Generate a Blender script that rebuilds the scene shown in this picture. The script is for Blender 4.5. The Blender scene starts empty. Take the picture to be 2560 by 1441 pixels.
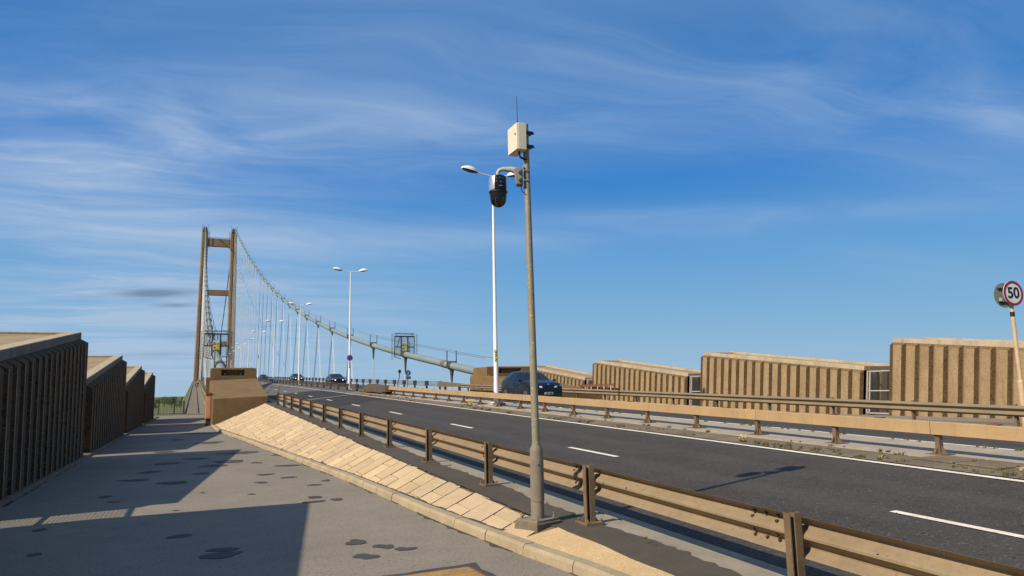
import bpy, math, random
import numpy as np
from mathutils import Vector, Matrix, Euler
random.seed(7)
R = math.radians
scene = bpy.context.scene
C = scene.collection

# ------------------------------------------------------------------ camera
cam_d = bpy.data.cameras.new("Camera")
cam = bpy.data.objects.new("Camera", cam_d)
C.objects.link(cam)
cam.location = (0, 0, 1.75)
cam_d.sensor_width = 36
cam_d.lens = 1775 / 2560 * 36
cam_d.clip_end = 60000
cam_d.clip_start = 0.05
YAW, PITCH, ROLL = R(24.0), R(8.2), R(1.15)
fw = Vector((math.sin(YAW) * math.cos(PITCH), math.cos(YAW) * math.cos(PITCH), math.sin(PITCH)))
r0 = Vector((math.cos(YAW), -math.sin(YAW), 0))
u0 = r0.cross(fw)
rr = r0 * math.cos(ROLL) - u0 * math.sin(ROLL)
uu = rr.cross(fw)
cam.rotation_euler = Matrix((rr, uu, -fw)).transposed().to_euler()
scene.camera = cam

# ------------------------------------------------------------------ light
SUN_EL, SUN_AZ = R(37.6), R(15.5)          # azimuth of the shadow direction from +X towards +Y
sd = Vector((-math.cos(SUN_AZ) * math.cos(SUN_EL), -math.sin(SUN_AZ) * math.cos(SUN_EL), math.sin(SUN_EL)))
sun_d = bpy.data.lights.new("Sun", 'SUN')
sun_d.energy = 5.0
sun_d.angle = R(0.5)
sun_d.color = (1.0, 0.885, 0.72)
sun = bpy.data.objects.new("Sun", sun_d)
C.objects.link(sun)
sun.location = sd * 200
sun.rotation_euler = sd.to_track_quat('Z', 'Y').to_euler()

vs = scene.view_settings
scene.display_settings.display_device = 'sRGB'
vs.view_transform = 'Standard'
vs.look = 'None'
vs.gamma = 1
vs.exposure = 0.22
vs.use_curve_mapping = False

# ------------------------------------------------------------------ sky
world = bpy.data.worlds.new("World")
scene.world = world
world.use_nodes = True
wt = world.node_tree
for n in list(wt.nodes):
    wt.nodes.remove(n)


class NT:
    """small helper to chain shader nodes"""
    def __init__(s, tree):
        s.t = tree

    def n(s, typ, **kw):
        nd = s.t.nodes.new(typ)
        for k, v in kw.items():
            setattr(nd, k, v)
        return nd

    def put(s, sock, v):
        if hasattr(v, 'is_output') or isinstance(v, bpy.types.NodeSocket):
            s.t.links.new(v, sock)
        elif v is not None:
            sock.default_value = v

    def m(s, op, a, b=None, c=None, clamp=False):
        nd = s.n('ShaderNodeMath', operation=op, use_clamp=clamp)
        s.put(nd.inputs[0], a)
        if b is not None:
            s.put(nd.inputs[1], b)
        if c is not None:
            s.put(nd.inputs[2], c)
        return nd.outputs[0]

    def mix(s, f, a, b, blend='MIX'):
        nd = s.n('ShaderNodeMix', data_type='RGBA', blend_type=blend)
        s.put(nd.inputs[0], f)
        s.put(nd.inputs[6], a if not isinstance(a, tuple) else (*a[:3], 1))
        s.put(nd.inputs[7], b if not isinstance(b, tuple) else (*b[:3], 1))
        return nd.outputs[2]

    def noise(s, vec, scale, detail=4, rough=.55, dist=0.0, out=0):
        nd = s.n('ShaderNodeTexNoise')
        if vec is not None:
            s.put(nd.inputs['Vector'], vec)
        nd.inputs['Scale'].default_value = scale
        nd.inputs['Detail'].default_value = detail
        nd.inputs['Roughness'].default_value = rough
        nd.inputs['Distortion'].default_value = dist
        return nd.outputs[out]

    def ramp(s, v, lo, hi, a=0.0, b=1.0):
        nd = s.n('ShaderNodeMapRange', interpolation_type='SMOOTHSTEP')
        s.put(nd.inputs[0], v)
        nd.inputs[1].default_value = lo
        nd.inputs[2].default_value = hi
        nd.inputs[3].default_value = a
        nd.inputs[4].default_value = b
        return nd.outputs[0]

    def comb(s, x, y, z=0.0):
        nd = s.n('ShaderNodeCombineXYZ')
        s.put(nd.inputs[0], x)
        s.put(nd.inputs[1], y)
        s.put(nd.inputs[2], z)
        return nd.outputs[0]


w = NT(wt)
wout = w.n('ShaderNodeOutputWorld')
wbg = w.n('ShaderNodeBackground')
wbg.inputs[1].default_value = 0.15
wt.links.new(wbg.outputs[0], wout.inputs[0])
sky = w.n('ShaderNodeTexSky', sky_type='NISHITA')
sky.sun_disc = False
sky.sun_elevation = SUN_EL
sky.sun_rotation = math.atan2(sd.x, sd.y) % (2 * math.pi)
sky.altitude = 0
sky.air_density = 1.0
sky.dust_density = 0.25
sky.ozone_density = 4.0
hsv = w.n('ShaderNodeHueSaturation')
hsv.inputs['Saturation'].default_value = 0.88
hsv.inputs['Value'].default_value = 1.25
wt.links.new(sky.outputs[0], hsv.inputs['Color'])
tc = w.n('ShaderNodeTexCoord')
rot = w.n('ShaderNodeVectorRotate', rotation_type='Z_AXIS')
rot.inputs['Angle'].default_value = YAW          # the view's main direction becomes +Y
wt.links.new(tc.outputs['Generated'], rot.inputs['Vector'])
sep = w.n('ShaderNodeSeparateXYZ')
wt.links.new(rot.outputs[0], sep.inputs[0])
dx, dy, dz = sep.outputs
zc_ = w.m('MAXIMUM', dz, 0.02)
cu = w.m('DIVIDE', dx, w.m('ADD', zc_, 0.05))
cv = w.m('DIVIDE', dy, w.m('ADD', zc_, 0.05))
ay = w.m('MAXIMUM', w.m('ABSOLUTE', dy), 0.05)
p_ = w.m('DIVIDE', dx, ay)
q_ = w.m('DIVIDE', dz, ay)


def blob(p0, q0, sp, sq, amp, slope=0.0):
    qq = w.m('SUBTRACT', q_, w.m('ADD', q0, w.m('MULTIPLY', w.m('SUBTRACT', p_, p0), slope)))
    a = w.m('DIVIDE', w.m('SUBTRACT', p_, p0), sp)
    b = w.m('DIVIDE', qq, sq)
    e = w.m('ADD', w.m('MULTIPLY', a, a), w.m('MULTIPLY', b, b))
    return w.m('MULTIPLY', w.m('EXPONENT', w.m('MULTIPLY', e, -1.0)), amp)


def total(*bs):
    s_ = bs[0]
    for b in bs[1:]:
        s_ = w.m('ADD', s_, b)
    return s_


warp = w.n('ShaderNodeTexNoise')
wt.links.new(w.comb(w.m('MULTIPLY', cu, 0.5), w.m('MULTIPLY', cv, 0.7), 3.1), warp.inputs['Vector'])
warp.inputs['Scale'].default_value = 0.9
warp.inputs['Detail'].default_value = 3
wx = w.m('MULTIPLY', w.m('SUBTRACT', warp.outputs[0], 0.5), 1.7)
wcol = w.n('ShaderNodeSeparateColor')
wt.links.new(warp.outputs[1], wcol.inputs[0])
wy = w.m('MULTIPLY', w.m('SUBTRACT', wcol.outputs[1], 0.5), 1.5)
fx = w.m('ADD', w.m('MULTIPLY', cu, 0.42), wx)
fy = w.m('ADD', w.m('ADD', w.m('MULTIPLY', cv, 1.05), w.m('MULTIPLY', cu, -0.34)), wy)
fil = w.noise(w.comb(fx, fy, 0.7), 1.5, 7, .62, 0.25)
fil2 = w.noise(w.comb(w.m('MULTIPLY', fx, 0.8), w.m('MULTIPLY', fy, 2.4), 5.2), 1.7, 6, .62, 0.4)
veil = w.noise(w.comb(w.m('MULTIPLY', cu, 0.35), w.m('MULTIPLY', cv, 0.55), 1.9), 0.8, 4, .5)
cover = total(
    blob(-0.66, 0.37, 0.36, 0.10, 0.85, -0.10),
    blob(-0.15, 0.385, 0.42, 0.065, 0.75, -0.03),
    blob(-0.60, 0.27, 0.30, 0.07, 0.75, -0.10),
    blob(0.0, 0.54, 1.0, 0.10, 0.48),
    blob(0.45, 0.42, 0.45, 0.07, 0.50, -0.10),
    blob(0.72, 0.36, 0.22, 0.08, 0.42),
    blob(0.30, 0.24, 0.35, 0.020, 0.40, 0.02),
    blob(-0.02, 0.215, 0.28, 0.025, 0.40),
    blob(-0.58, 0.10, 0.34, 0.10, 1.9),
    blob(0.55, 0.175, 0.14, 0.020, 0.30, -0.2),
    blob(-0.1, 0.0, 0.9, 0.07, 0.35))
dens = w.m('ADD', w.m('MULTIPLY', w.ramp(fil, 0.32, 0.84), 0.88), w.m('MULTIPLY', w.ramp(fil2, 0.40, 0.76), 0.30))
dens = w.m('ADD', w.m('MULTIPLY', dens, 0.82), w.m('MULTIPLY', w.ramp(veil, 0.3, 0.7), 0.36))
dens = w.m('MULTIPLY', w.m('MULTIPLY', dens, cover), w.ramp(dz, -0.01, 0.03), clamp=True)
dens = w.m('MINIMUM', dens, 0.86)
grad = w.n('ShaderNodeValToRGB')
cr_ = grad.color_ramp
stops = ((0.0, (2.0, 2.95, 3.8)), (0.075, (1.36, 2.60, 3.85)), (0.18, (0.74, 2.02, 3.8)), (0.285, (0.22, 1.26, 3.42)), (0.44, (0.26, 1.12, 2.9)), (0.6, (0.36, 1.12, 2.6)))
while len(cr_.elements) < len(stops):
    cr_.elements.new(0.5)
for e_, (pos, col_) in zip(cr_.elements, stops):
    e_.position = pos
    e_.color = (*[c_ / 4 for c_ in col_], 1)
wt.links.new(dz, grad.inputs[0])
gmul = w.mix(1.0, grad.outputs[0], (4.0, 4.0, 4.0), 'MULTIPLY')
base = w.mix(w.ramp(dz, 0.44, 0.70, 1.0, 0.0), hsv.outputs[0], gmul)
skyc = w.mix(dens, base, (2.35, 3.10, 4.15))
darkc = total(blob(-0.508, 0.147, 0.050, 0.0065, 1.25), blob(-0.475, 0.129, 0.032, 0.0032, 0.9),
              blob(-0.46, 0.086, 0.05, 0.0040, 0.55), blob(-0.50, 0.060, 0.06, 0.004, 0.4))
skyc = w.mix(w.m('MULTIPLY', darkc, w.ramp(fil2, 0.2, 0.55), clamp=True), skyc, (1.02, 1.62, 2.45))
wt.links.new(skyc, wbg.inputs[0])


# ------------------------------------------------------------------ materials
def mat(name, col, col2=None, scale=4.0, rough=0.85, bump=0.0, bscale=60.0, speck=None, speck_s=220.0, speck_t=(0.62, 0.72),
        metal=0.0, streak=0.0, streak_col=(0.05, 0.04, 0.03), stain=0.0, stain_col=(0.04, 0.035, 0.03), spec=0.3, coat=0.0,
        tone=False, alt=None, tracks=None):
    warm = lambda c: tuple(a * k for a, k in zip(c, (1.06, .98, .83))) if c else c
    col, col2, speck, alt, stain_col, streak_col = map(warm, (col, col2, speck, alt, stain_col, streak_col))
    m_ = bpy.data.materials.new(name)
    m_.use_nodes = True
    t = m_.node_tree
    h = NT(t)
    b = t.nodes['Principled BSDF']
    tcn = h.n('ShaderNodeTexCoord')
    v = tcn.outputs['Object']
    n1 = h.noise(v, scale, 5, .6)
    n2 = h.noise(v, scale * 7.3, 4, .6)
    col2 = col2 or tuple(c * .72 for c in col)
    f = h.m('ADD', h.m('MULTIPLY', n1, 0.65), h.m('MULTIPLY', n2, 0.35))
    c = h.mix(h.ramp(f, 0.34, 0.66), col, col2)
    if speck:
        nn = h.noise(v, speck_s, 2, .6)
        c = h.mix(h.ramp(nn, *speck_t), c, speck)
        if alt:
            nn2 = h.noise(v, speck_s * 0.63, 2, .6)
            c = h.mix(h.ramp(nn2, *speck_t), c, alt)
    if streak > 0:
        sp = h.n('ShaderNodeMapping')
        sp.inputs['Scale'].default_value = (5, 5, 0.35)
        t.links.new(v, sp.inputs[0])
        ns = h.noise(sp.outputs[0], 1.3, 5, .65)
        c = h.mix(h.m('MULTIPLY', h.ramp(ns, 0.5, 0.72), streak), c, streak_col)
    if stain > 0:
        ns = h.noise(v, scale * .45 + .07, 6, .65, .6)
        c = h.mix(h.m('MULTIPLY', h.ramp(ns, 0.54, 0.70), stain), c, stain_col)
    if tracks:                                  # polished wheel tracks running along the road
        sx_ = h.n('ShaderNodeSeparateXYZ')
        t.links.new(v, sx_.inputs[0])
        wob = h.m('ADD', sx_.outputs[0], h.m('MULTIPLY', h.noise(v, .15, 3), .5))
        cs_ = h.m('COSINE', h.m('MULTIPLY', wob, 2 * math.pi / 1.58))
        f_ = h.m('MULTIPLY', h.ramp(cs_, -.2, .9), h.ramp(h.noise(v, .5, 4), .3, .7, .35, 1.0))
        c = h.mix(h.m('MULTIPLY', f_, .30), c, tracks)
        nl = h.noise(v, 2.2, 3, .5)
        crack = h.m('SUBTRACT', 1.0, h.ramp(h.m('ABSOLUTE', h.m('SUBTRACT', nl, .5)), .0, .006))
        c = h.mix(h.m('MULTIPLY', crack, .35), c, (.025, .024, .023))
    if tone:
        at = h.n('ShaderNodeVertexColor')
        at.layer_name = 'tone'
        c = h.mix(1.0, c, at.outputs[0], 'MULTIPLY')
    t.links.new(c, b.inputs['Base Color'])
    b.inputs['Roughness'].default_value = rough
    b.inputs['Metallic'].default_value = metal
    b.inputs['Specular IOR Level'].default_value = spec
    if coat:
        b.inputs['Coat Weight'].default_value = coat
        b.inputs['Coat Roughness'].default_value = 0.05
    if bump > 0:
        bn = h.n('ShaderNodeBump')
        bn.inputs['Strength'].default_value = 1.0
        bn.inputs['Distance'].default_value = bump
        nb = h.noise(v, bscale, 4, .65)
        t.links.new(nb, bn.inputs['Height'])
        t.links.new(bn.outputs[0], b.inputs['Normal'])
    return m_


def plain(name, col, rough=0.5, metal=0.0, spec=0.4, emit=None, coat=0.0):
    m_ = bpy.data.materials.new(name)
    m_.use_nodes = True
    h = NT(m_.node_tree)
    b = m_.node_tree.nodes['Principled BSDF']
    tcn = h.n('ShaderNodeTexCoord')
    n1 = h.noise(tcn.outputs['Object'], 9.0, 4, .6)
    c = h.mix(h.ramp(n1, .3, .7), col, tuple(x * .86 for x in col))
    m_.node_tree.links.new(c, b.inputs['Base Color'])
    b.inputs['Roughness'].default_value = rough
    b.inputs['Metallic'].default_value = metal
    b.inputs['Specular IOR Level'].default_value = spec
    if coat:
        b.inputs['Coat Weight'].default_value = coat
        b.inputs['Coat Roughness'].default_value = 0.04
    if emit:
        b.inputs['Emission Color'].default_value = (*col, 1)
        b.inputs['Emission Strength'].default_value = emit
    return m_


M = {}
M['asphalt'] = mat('asphalt', (.062, .057, .053), (.046, .043, .041), .8, .85, .006, 60, (.155, .148, .138), 30, (.60, .70), stain=.35, stain_col=(.036, .035, .035), alt=(.020, .019, .019), spec=.2, tracks=(.088, .083, .078))
M['asphalt_new'] = mat('asphalt_new', (.042, .041, .044), (.034, .033, .036), 1.0, .85, .004, 60, (.07, .07, .07), 30, (.62, .72), spec=.2)
M['asphalt_old'] = mat('asphalt_old', (.125, .120, .112), (.100, .096, .092), .5, .85, .003, 140)
M['tarmac_path'] = mat('tarmac_path', (.225, .209, .192), (.180, .167, .154), .32, .92, .005, 60, (.29, .275, .25), 34, (.57, .69), stain=.35, stain_col=(.145, .136, .128), alt=(.135, .126, .118), spec=.12)
M['path_far'] = mat('path_far', (.205, .185, .16), (.17, .155, .135), .4, .95, spec=.08)
M['median_conc'] = mat('median_conc', (.37, .335, .285), (.29, .26, .22), 1.5, .9, .004, 60, (.22, .2, .17), 40, (.6, .72), stain=.4, stain_col=(.2, .18, .15))
M['bitumen'] = mat('bitumen', (.066, .064, .064), (.05, .049, .05), 3, .8, .004, 90)
M['verge_tar'] = mat('verge_tar', (.085, .074, .060), (.064, .057, .048), 1.4, .9, .006, 70, (.14, .12, .10), 60, (.66, .76), stain=.4, stain_col=(.05, .045, .04))
M['concrete'] = mat('concrete', (.30, .275, .235), (.23, .21, .18), 1.5, .9, .004, 60, (.18, .165, .14), 50, (.63, .74), stain=.35, stain_col=(.16, .145, .12))
M['kerb'] = mat('kerb', (.36, .31, .225), (.28, .24, .175), 2.2, .9, .004, 60, (.2, .18, .14), 60, (.63, .74), stain=.4, stain_col=(.17, .145, .11))
M['slab'] = mat('slab', (.54, .435, .295), (.455, .365, .245), 1.6, .94, .004, 30, (.38, .30, .20), 20, (.60, .72), stain=.35, stain_col=(.36, .28, .18), tone=True)
M['joint'] = mat('joint', (.20, .145, .085), (.11, .08, .05), 3, .95)
M['sandmortar'] = mat('sandmortar', (.53, .40, .235), (.46, .345, .20), 2.2, .95, .010, 40, (.40, .30, .175), 34, (.58, .70), alt=(.60, .47, .30), stain=.25, stain_col=(.40, .30, .175))
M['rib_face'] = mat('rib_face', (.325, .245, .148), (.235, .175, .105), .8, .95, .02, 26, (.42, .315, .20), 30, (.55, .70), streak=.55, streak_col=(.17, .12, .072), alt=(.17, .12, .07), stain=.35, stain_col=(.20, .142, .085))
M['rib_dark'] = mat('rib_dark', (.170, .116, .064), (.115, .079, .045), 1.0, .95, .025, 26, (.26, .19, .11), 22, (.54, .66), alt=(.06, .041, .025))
M['coping_shade'] = mat('coping_shade', (.165, .158, .15), (.12, .115, .108), 1.6, .95, .004, 40, streak=.6, streak_col=(.05, .047, .043), stain=.5, stain_col=(.07, .066, .06))  # coping concrete with the left front's shade in its base colour, plus streaks
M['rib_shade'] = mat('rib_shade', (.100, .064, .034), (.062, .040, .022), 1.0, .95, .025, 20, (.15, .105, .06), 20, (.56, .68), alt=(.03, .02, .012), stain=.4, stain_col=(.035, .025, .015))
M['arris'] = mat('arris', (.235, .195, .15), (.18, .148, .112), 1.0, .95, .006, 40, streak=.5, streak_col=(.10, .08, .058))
M['terminal'] = mat('terminal', (.10, .075, .05), (.07, .052, .036), 2, .9, .004, 40)
M['coping'] = mat('coping', (.42, .365, .28), (.33, .285, .215), 1.2, .9, .003, 40, streak=.5, streak_col=(.16, .14, .11), stain=.4, stain_col=(.2, .17, .13))
M['roof'] = mat('roof', (.32, .255, .165), (.24, .19, .125), .9, .95, .006, 30, stain=.6, stain_col=(.14, .11, .075))
M['block'] = mat('block', (.20, .138, .075), (.155, .106, .056), .9, .95, .008, 30, (.105, .072, .04), 26, (.58, .68), streak=.4, streak_col=(.10, .068, .038), stain=.4, stain_col=(.11, .075, .042), spec=.15)
M['tower'] = mat('tower', (.27, .195, .125), (.21, .152, .10), .09, .92, 0, streak=.25, streak_col=(.22, .16, .10))
M['rail'] = mat('rail', (.258, .206, .145), (.205, .163, .114), 1.1, .62, .0, speck=(.17, .135, .098), speck_s=26, speck_t=(.60, .74), stain=.35, stain_col=(.16, .125, .088), streak=.2, streak_col=(.13, .10, .07), spec=.3)
M['rail_post'] = mat('rail_post', (.175, .13, .085), (.115, .085, .057), 5, .7, 0, stain=.5, stain_col=(.06, .042, .03))
M['boxbeam'] = mat('boxbeam', (.385, .275, .16), (.325, .233, .135), 1.1, .75, 0, speck=(.27, .195, .12), speck_s=20, speck_t=(.62, .76), stain=.35, stain_col=(.26, .185, .11), streak=.3, streak_col=(.19, .135, .08))
M['rail_far'] = mat('rail_far', (.225, .185, .13), (.18, .148, .105), 1.5, .6, 0, stain=.4, stain_col=(.13, .105, .075))
M['dark_metal'] = plain('dark_metal', (.035, .034, .034), .6)
M['dark_rail'] = mat('dark_rail', (.10, .08, .06), (.07, .055, .042), 3, .7)
M['bolt'] = plain('bolt', (.09, .075, .055), .5, .5)
M['paint_white'] = mat('paint_white', (.80, .79, .76), (.64, .62, .58), 2.2, .75, 0, 60, (.22, .21, .20), 26, (.60, .70), stain=.3, stain_col=(.45, .43, .40))
M['lamp_white'] = mat('lamp_white', (.80, .82, .90), (.75, .76, .82), .9, .5, 0, streak=.2, streak_col=(.6, .56, .48))
M['lamp_glass'] = plain('lamp_glass', (.05, .05, .045), .25)
M['galv'] = mat('galv', (.27, .25, .195), (.21, .195, .155), 5, .6, 0, 60, (.40, .38, .31), 30, (.60, .70), metal=.15)
M['galv_base'] = mat('galv_base', (.215, .195, .165), (.17, .155, .13), 6, .7, .001, 50, stain=.3, stain_col=(.12, .11, .095))
M['plinth'] = mat('plinth', (.17, .145, .115), (.11, .095, .075), 5, .95, .006, 45, stain=.5, stain_col=(.06, .052, .045))
M['cream_box'] = mat('cream_box', (.64, .63, .55), (.59, .58, .50), 3, .45)
M['arm_grey'] = mat('arm_grey', (.36, .38, .34), (.30, .32, .29), 6, .45)
M['arm_box'] = mat('arm_box', (.20, .20, .18), (.16, .16, .145), 6, .5)
M['silver'] = plain('silver', (.62, .61, .58), .32, .7)
M['black_gloss'] = plain('black_gloss', (.008, .008, .008), .22, 0, .35)
M['black_matt'] = plain('black_matt', (.018, .017, .017), .5)
M['lens'] = plain('lens', (.10, .10, .10), .2, .2)
M['cable'] = mat('cable', (.195, .255, .285), (.165, .215, .24), .25, .55, 0, streak=.2, streak_col=(.15, .18, .17))
M['clamp'] = mat('clamp', (.095, .10, .095), (.06, .064, .06), 1.5, .6)
M['hanger'] = plain('hanger', (.60, .61, .60), .5)
M['rope'] = plain('rope', (.12, .14, .15), .5)
M['steel_green'] = mat('steel_green', (.36, .37, .21), (.30, .31, .18), 1, .6)
M['rail_green'] = mat('rail_green', (.05, .075, .035), (.038, .058, .028), 3, .6)
M['white_metal'] = plain('white_metal', (.46, .45, .42), .5)
M['mesh_grey'] = plain('mesh_grey', (.13, .125, .11), .5)
M['salmon'] = mat('salmon', (.60, .33, .22), (.52, .28, .18), 2, .6)
M['rust'] = mat('rust', (.20, .085, .045), (.13, .055, .03), 4, .8)
M['sign_grey'] = plain('sign_grey', (.19, .215, .20), .5)
M['sign_white'] = plain('sign_white', (.66, .68, .64), .4)
M['sign_red'] = plain('sign_red', (.26, .012, .04), .4)
M['sign_blue'] = plain('sign_blue', (.02, .10, .42), .4)
M['sign_black'] = plain('sign_black', (.012, .012, .014), .5)
M['sign_yellow'] = plain('sign_yellow', (.80, .58, .03), .45)
M['pole_sign'] = mat('pole_sign', (.52, .40, .27), (.44, .33, .22), 4, .6, 0, stain=.3, stain_col=(.3, .22, .15))
M['road_new'] = M['asphalt_new']
M['car_blue'] = plain('car_blue', (.009, .013, .017), .32, .1, .35, coat=.3)
M['car_black'] = plain('car_black', (.010, .012, .014), .32, .1, .35, coat=.3)
M['car_green'] = plain('car_green', (.012, .020, .020), .32, .1, .35, coat=.3)
M['car_glass'] = plain('car_glass', (.012, .015, .018), .08, 0, .45)
M['tyre'] = plain('tyre', (.018, .018, .018), .8)
M['rim'] = plain('rim', (.5, .5, .5), .3, .8)
M['headlamp'] = plain('headlamp', (.70, .72, .74), .2, .1)
M['lit_lamp'] = plain('lit_lamp', (.95, .97, 1.0), .2, emit=1.5)
M['leaf'] = mat('leaf', (.15, .17, .07), (.10, .125, .05), .25, .8)
M['leaf_blue'] = mat('leaf_blue', (.10, .13, .075), (.075, .10, .058), .25, .8)
M['bark'] = mat('bark', (.09, .07, .05), (.06, .045, .03), 2, .9)
M['ground'] = mat('ground', (.085, .095, .04), (.06, .075, .03), .02, .95)
M['meadow'] = mat('meadow', (.19, .205, .095), (.13, .155, .07), .012, .95, speck=(.10, .125, .06), speck_s=.22, speck_t=(.52, .62))
M['water'] = plain('water', (.10, .095, .075), .12)
M['grass'] = mat('grass', (.13, .15, .04), (.19, .16, .07), 6, .85)
M['flower'] = plain('flower', (.75, .55, .02), .6)
M['dirt'] = mat('dirt', (.185, .155, .115), (.12, .10, .076), 1.2, .95, .012, 35, (.25, .21, .155), 30, (.6, .72), stain=.5, stain_col=(.085, .078, .055))
M['ochre'] = mat('ochre', (.38, .245, .09), (.23, .15, .075), 4, .9, .004, 60, (.14, .10, .07), 70, (.56, .68), stain=.7, stain_col=(.62, .37, .06))
M['purple'] = plain('purple', (.10, .07, .24), .8)
M['skin'] = plain('skin', (.45, .27, .19), .6)
M['jeans'] = plain('jeans', (.02, .02, .03), .8)
M['light_cloth'] = plain('light_cloth', (.7, .7, .7), .8)
M['hair'] = plain('hair', (.04, .03, .02), .8)


# ------------------------------------------------------------------ mesh helpers
class MB:
    def __init__(s):
        s.v, s.f, s.mi, s.tone = [], [], [], []
        s.cur = 0

    def add(s, vs, fs, mi=None, tone=None):
        o = len(s.v)
        s.v += [tuple(p) for p in vs]
        for f in fs:
            s.f.append([i + o for i in f])
            s.mi.append(s.cur if mi is None else mi)
            s.tone.append(tone)
        return s

    def quad(s, a, b, c, d, mi=None, tone=None):
        return s.add([a, b, c, d], [(0, 1, 2, 3)], mi, tone)

    def box(s, x0, x1, y0, y1, z0, z1, mi=None):
        v = [(x, y, z) for z in (z0, z1) for x, y in ((x0, y0), (x1, y0), (x1, y1), (x0, y1))]
        return s.add(v, [(3, 2, 1, 0), (4, 5, 6, 7), (0, 1, 5, 4), (1, 2, 6, 5), (2, 3, 7, 6), (3, 0, 4, 7)], mi)

    def hexa(s, v, mi=None):      # 8 points: bottom ring then top ring
        return s.add(v, [(3, 2, 1, 0), (4, 5, 6, 7), (0, 1, 5, 4), (1, 2, 6, 5), (2, 3, 7, 6), (3, 0, 4, 7)], mi)

    def bar(s, p0, p1, wx, wz, mi=None):   # rectangular bar between two points
        p0, p1 = Vector(p0), Vector(p1)
        d = (p1 - p0).normalized()
        up = Vector((0, 0, 1)) if abs(d.z) < .95 else Vector((0, 1, 0))
        a = d.cross(up).normalized() * wx / 2
        b = a.cross(d).normalized() * wz / 2
        v = [p0 - a - b, p0 + a - b, p0 + a + b, p0 - a + b, p1 - a - b, p1 + a - b, p1 + a + b, p1 - a + b]
        return s.add(v, [(0, 1, 2, 3), (7, 6, 5, 4), (0, 4, 5, 1), (1, 5, 6, 2), (2, 6, 7, 3), (3, 7, 4, 0)], mi)

    def tube(s, pts, rad, n=10, mi=None, cap=True):
        pts = [Vector(p) for p in pts]
        if not hasattr(rad, '__len__'):
            rad = [rad] * len(pts)
        rings = []
        ref = None
        for i, p in enumerate(pts):
            d = (pts[min(i + 1, len(pts) - 1)] - pts[max(i - 1, 0)]).normalized()
            if ref is None:
                ref = Vector((0, 0, 1)) if abs(d.z) < .9 else Vector((1, 0, 0))
            a = d.cross(ref)
            if a.length < 1e-4:
                a = d.cross(Vector((0, 1, 0)))
            a.normalize()
            b = a.cross(d).normalized()
            ref = b
            rings.append([p + (a * math.cos(2 * math.pi * k / n) + b * math.sin(2 * math.pi * k / n)) * rad[i] for k in range(n)])
        v = [q for r_ in rings for q in r_]
        f = []
        for i in range(len(pts) - 1):
            for k in range(n):
                k2 = (k + 1) % n
                f.append((i * n + k, i * n + k2, (i + 1) * n + k2, (i + 1) * n + k))
        if cap:
            f.append(tuple(range(n))[::-1])
            f.append(tuple((len(pts) - 1) * n + k for k in range(n)))
        return s.add(v, f, mi)

    def cyl(s, p0, p1, r0_, r1_=None, n=12, mi=None):
        return s.tube([p0, p1], [r0_, r0_ if r1_ is None else r1_], n, mi)

    def lathe(s, prof, cx, cy, n=20, mi=None):    # prof: (r, z) bottom to top
        v, f = [], []
        for r_, z in prof:
            v += [(cx + r_ * math.cos(2 * math.pi * k / n), cy + r_ * math.sin(2 * math.pi * k / n), z) for k in range(n)]
        for i in range(len(prof) - 1):
            for k in range(n):
                k2 = (k + 1) % n
                f.append((i * n + k, i * n + k2, (i + 1) * n + k2, (i + 1) * n + k))
        f.append(tuple(range(n))[::-1])
        f.append(tuple((len(prof) - 1) * n + k for k in range(n)))
        return s.add(v, f, mi)

    def sweep_y(s, prof, ys, fn, mi=None, closed=True):   # prof: list of (x,z); fn(x,z,y)->(x,y,z)
        n = len(prof)
        v = [fn(x, z, y) for y in ys for x, z in prof]
        f = []
        m_ = n if closed else n - 1
        for i in range(len(ys) - 1):
            for k in range(m_):
                k2 = (k + 1) % n
                f.append((i * n + k, i * n + k2, (i + 1) * n + k2, (i + 1) * n + k))
        if closed:
            f.append(tuple(range(n))[::-1])
            f.append(tuple((len(ys) - 1) * n + k for k in range(n)))
        return s.add(v, f, mi)

    def disc(s, c, nrm, r_, th, n=28, mi=None, rin=None):
        c, nrm = Vector(c), Vector(nrm).normalized()
        a = nrm.cross(Vector((0, 0, 1))).normalized()
        b = a.cross(nrm).normalized()
        ring = lambda rad, off: [c + nrm * off + (a * math.cos(2 * math.pi * k / n) + b * math.sin(2 * math.pi * k / n)) * rad for k in range(n)]
        if rin is None:
            v = ring(r_, -th / 2) + ring(r_, th / 2)
            f = [(k, (k + 1) % n, n + (k + 1) % n, n + k) for k in range(n)] + [tuple(range(n))[::-1], tuple(range(n, 2 * n))]
        else:
            v = ring(r_, -th / 2) + ring(r_, th / 2) + ring(rin, th / 2) + ring(rin, -th / 2)
            f = []
            for j in range(4):
                for k in range(n):
                    k2 = (k + 1) % n
                    j2 = (j + 1) % 4
                    f.append((j * n + k, j * n + k2, j2 * n + k2, j2 * n + k))
        return s.add(v, f, mi)


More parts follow.
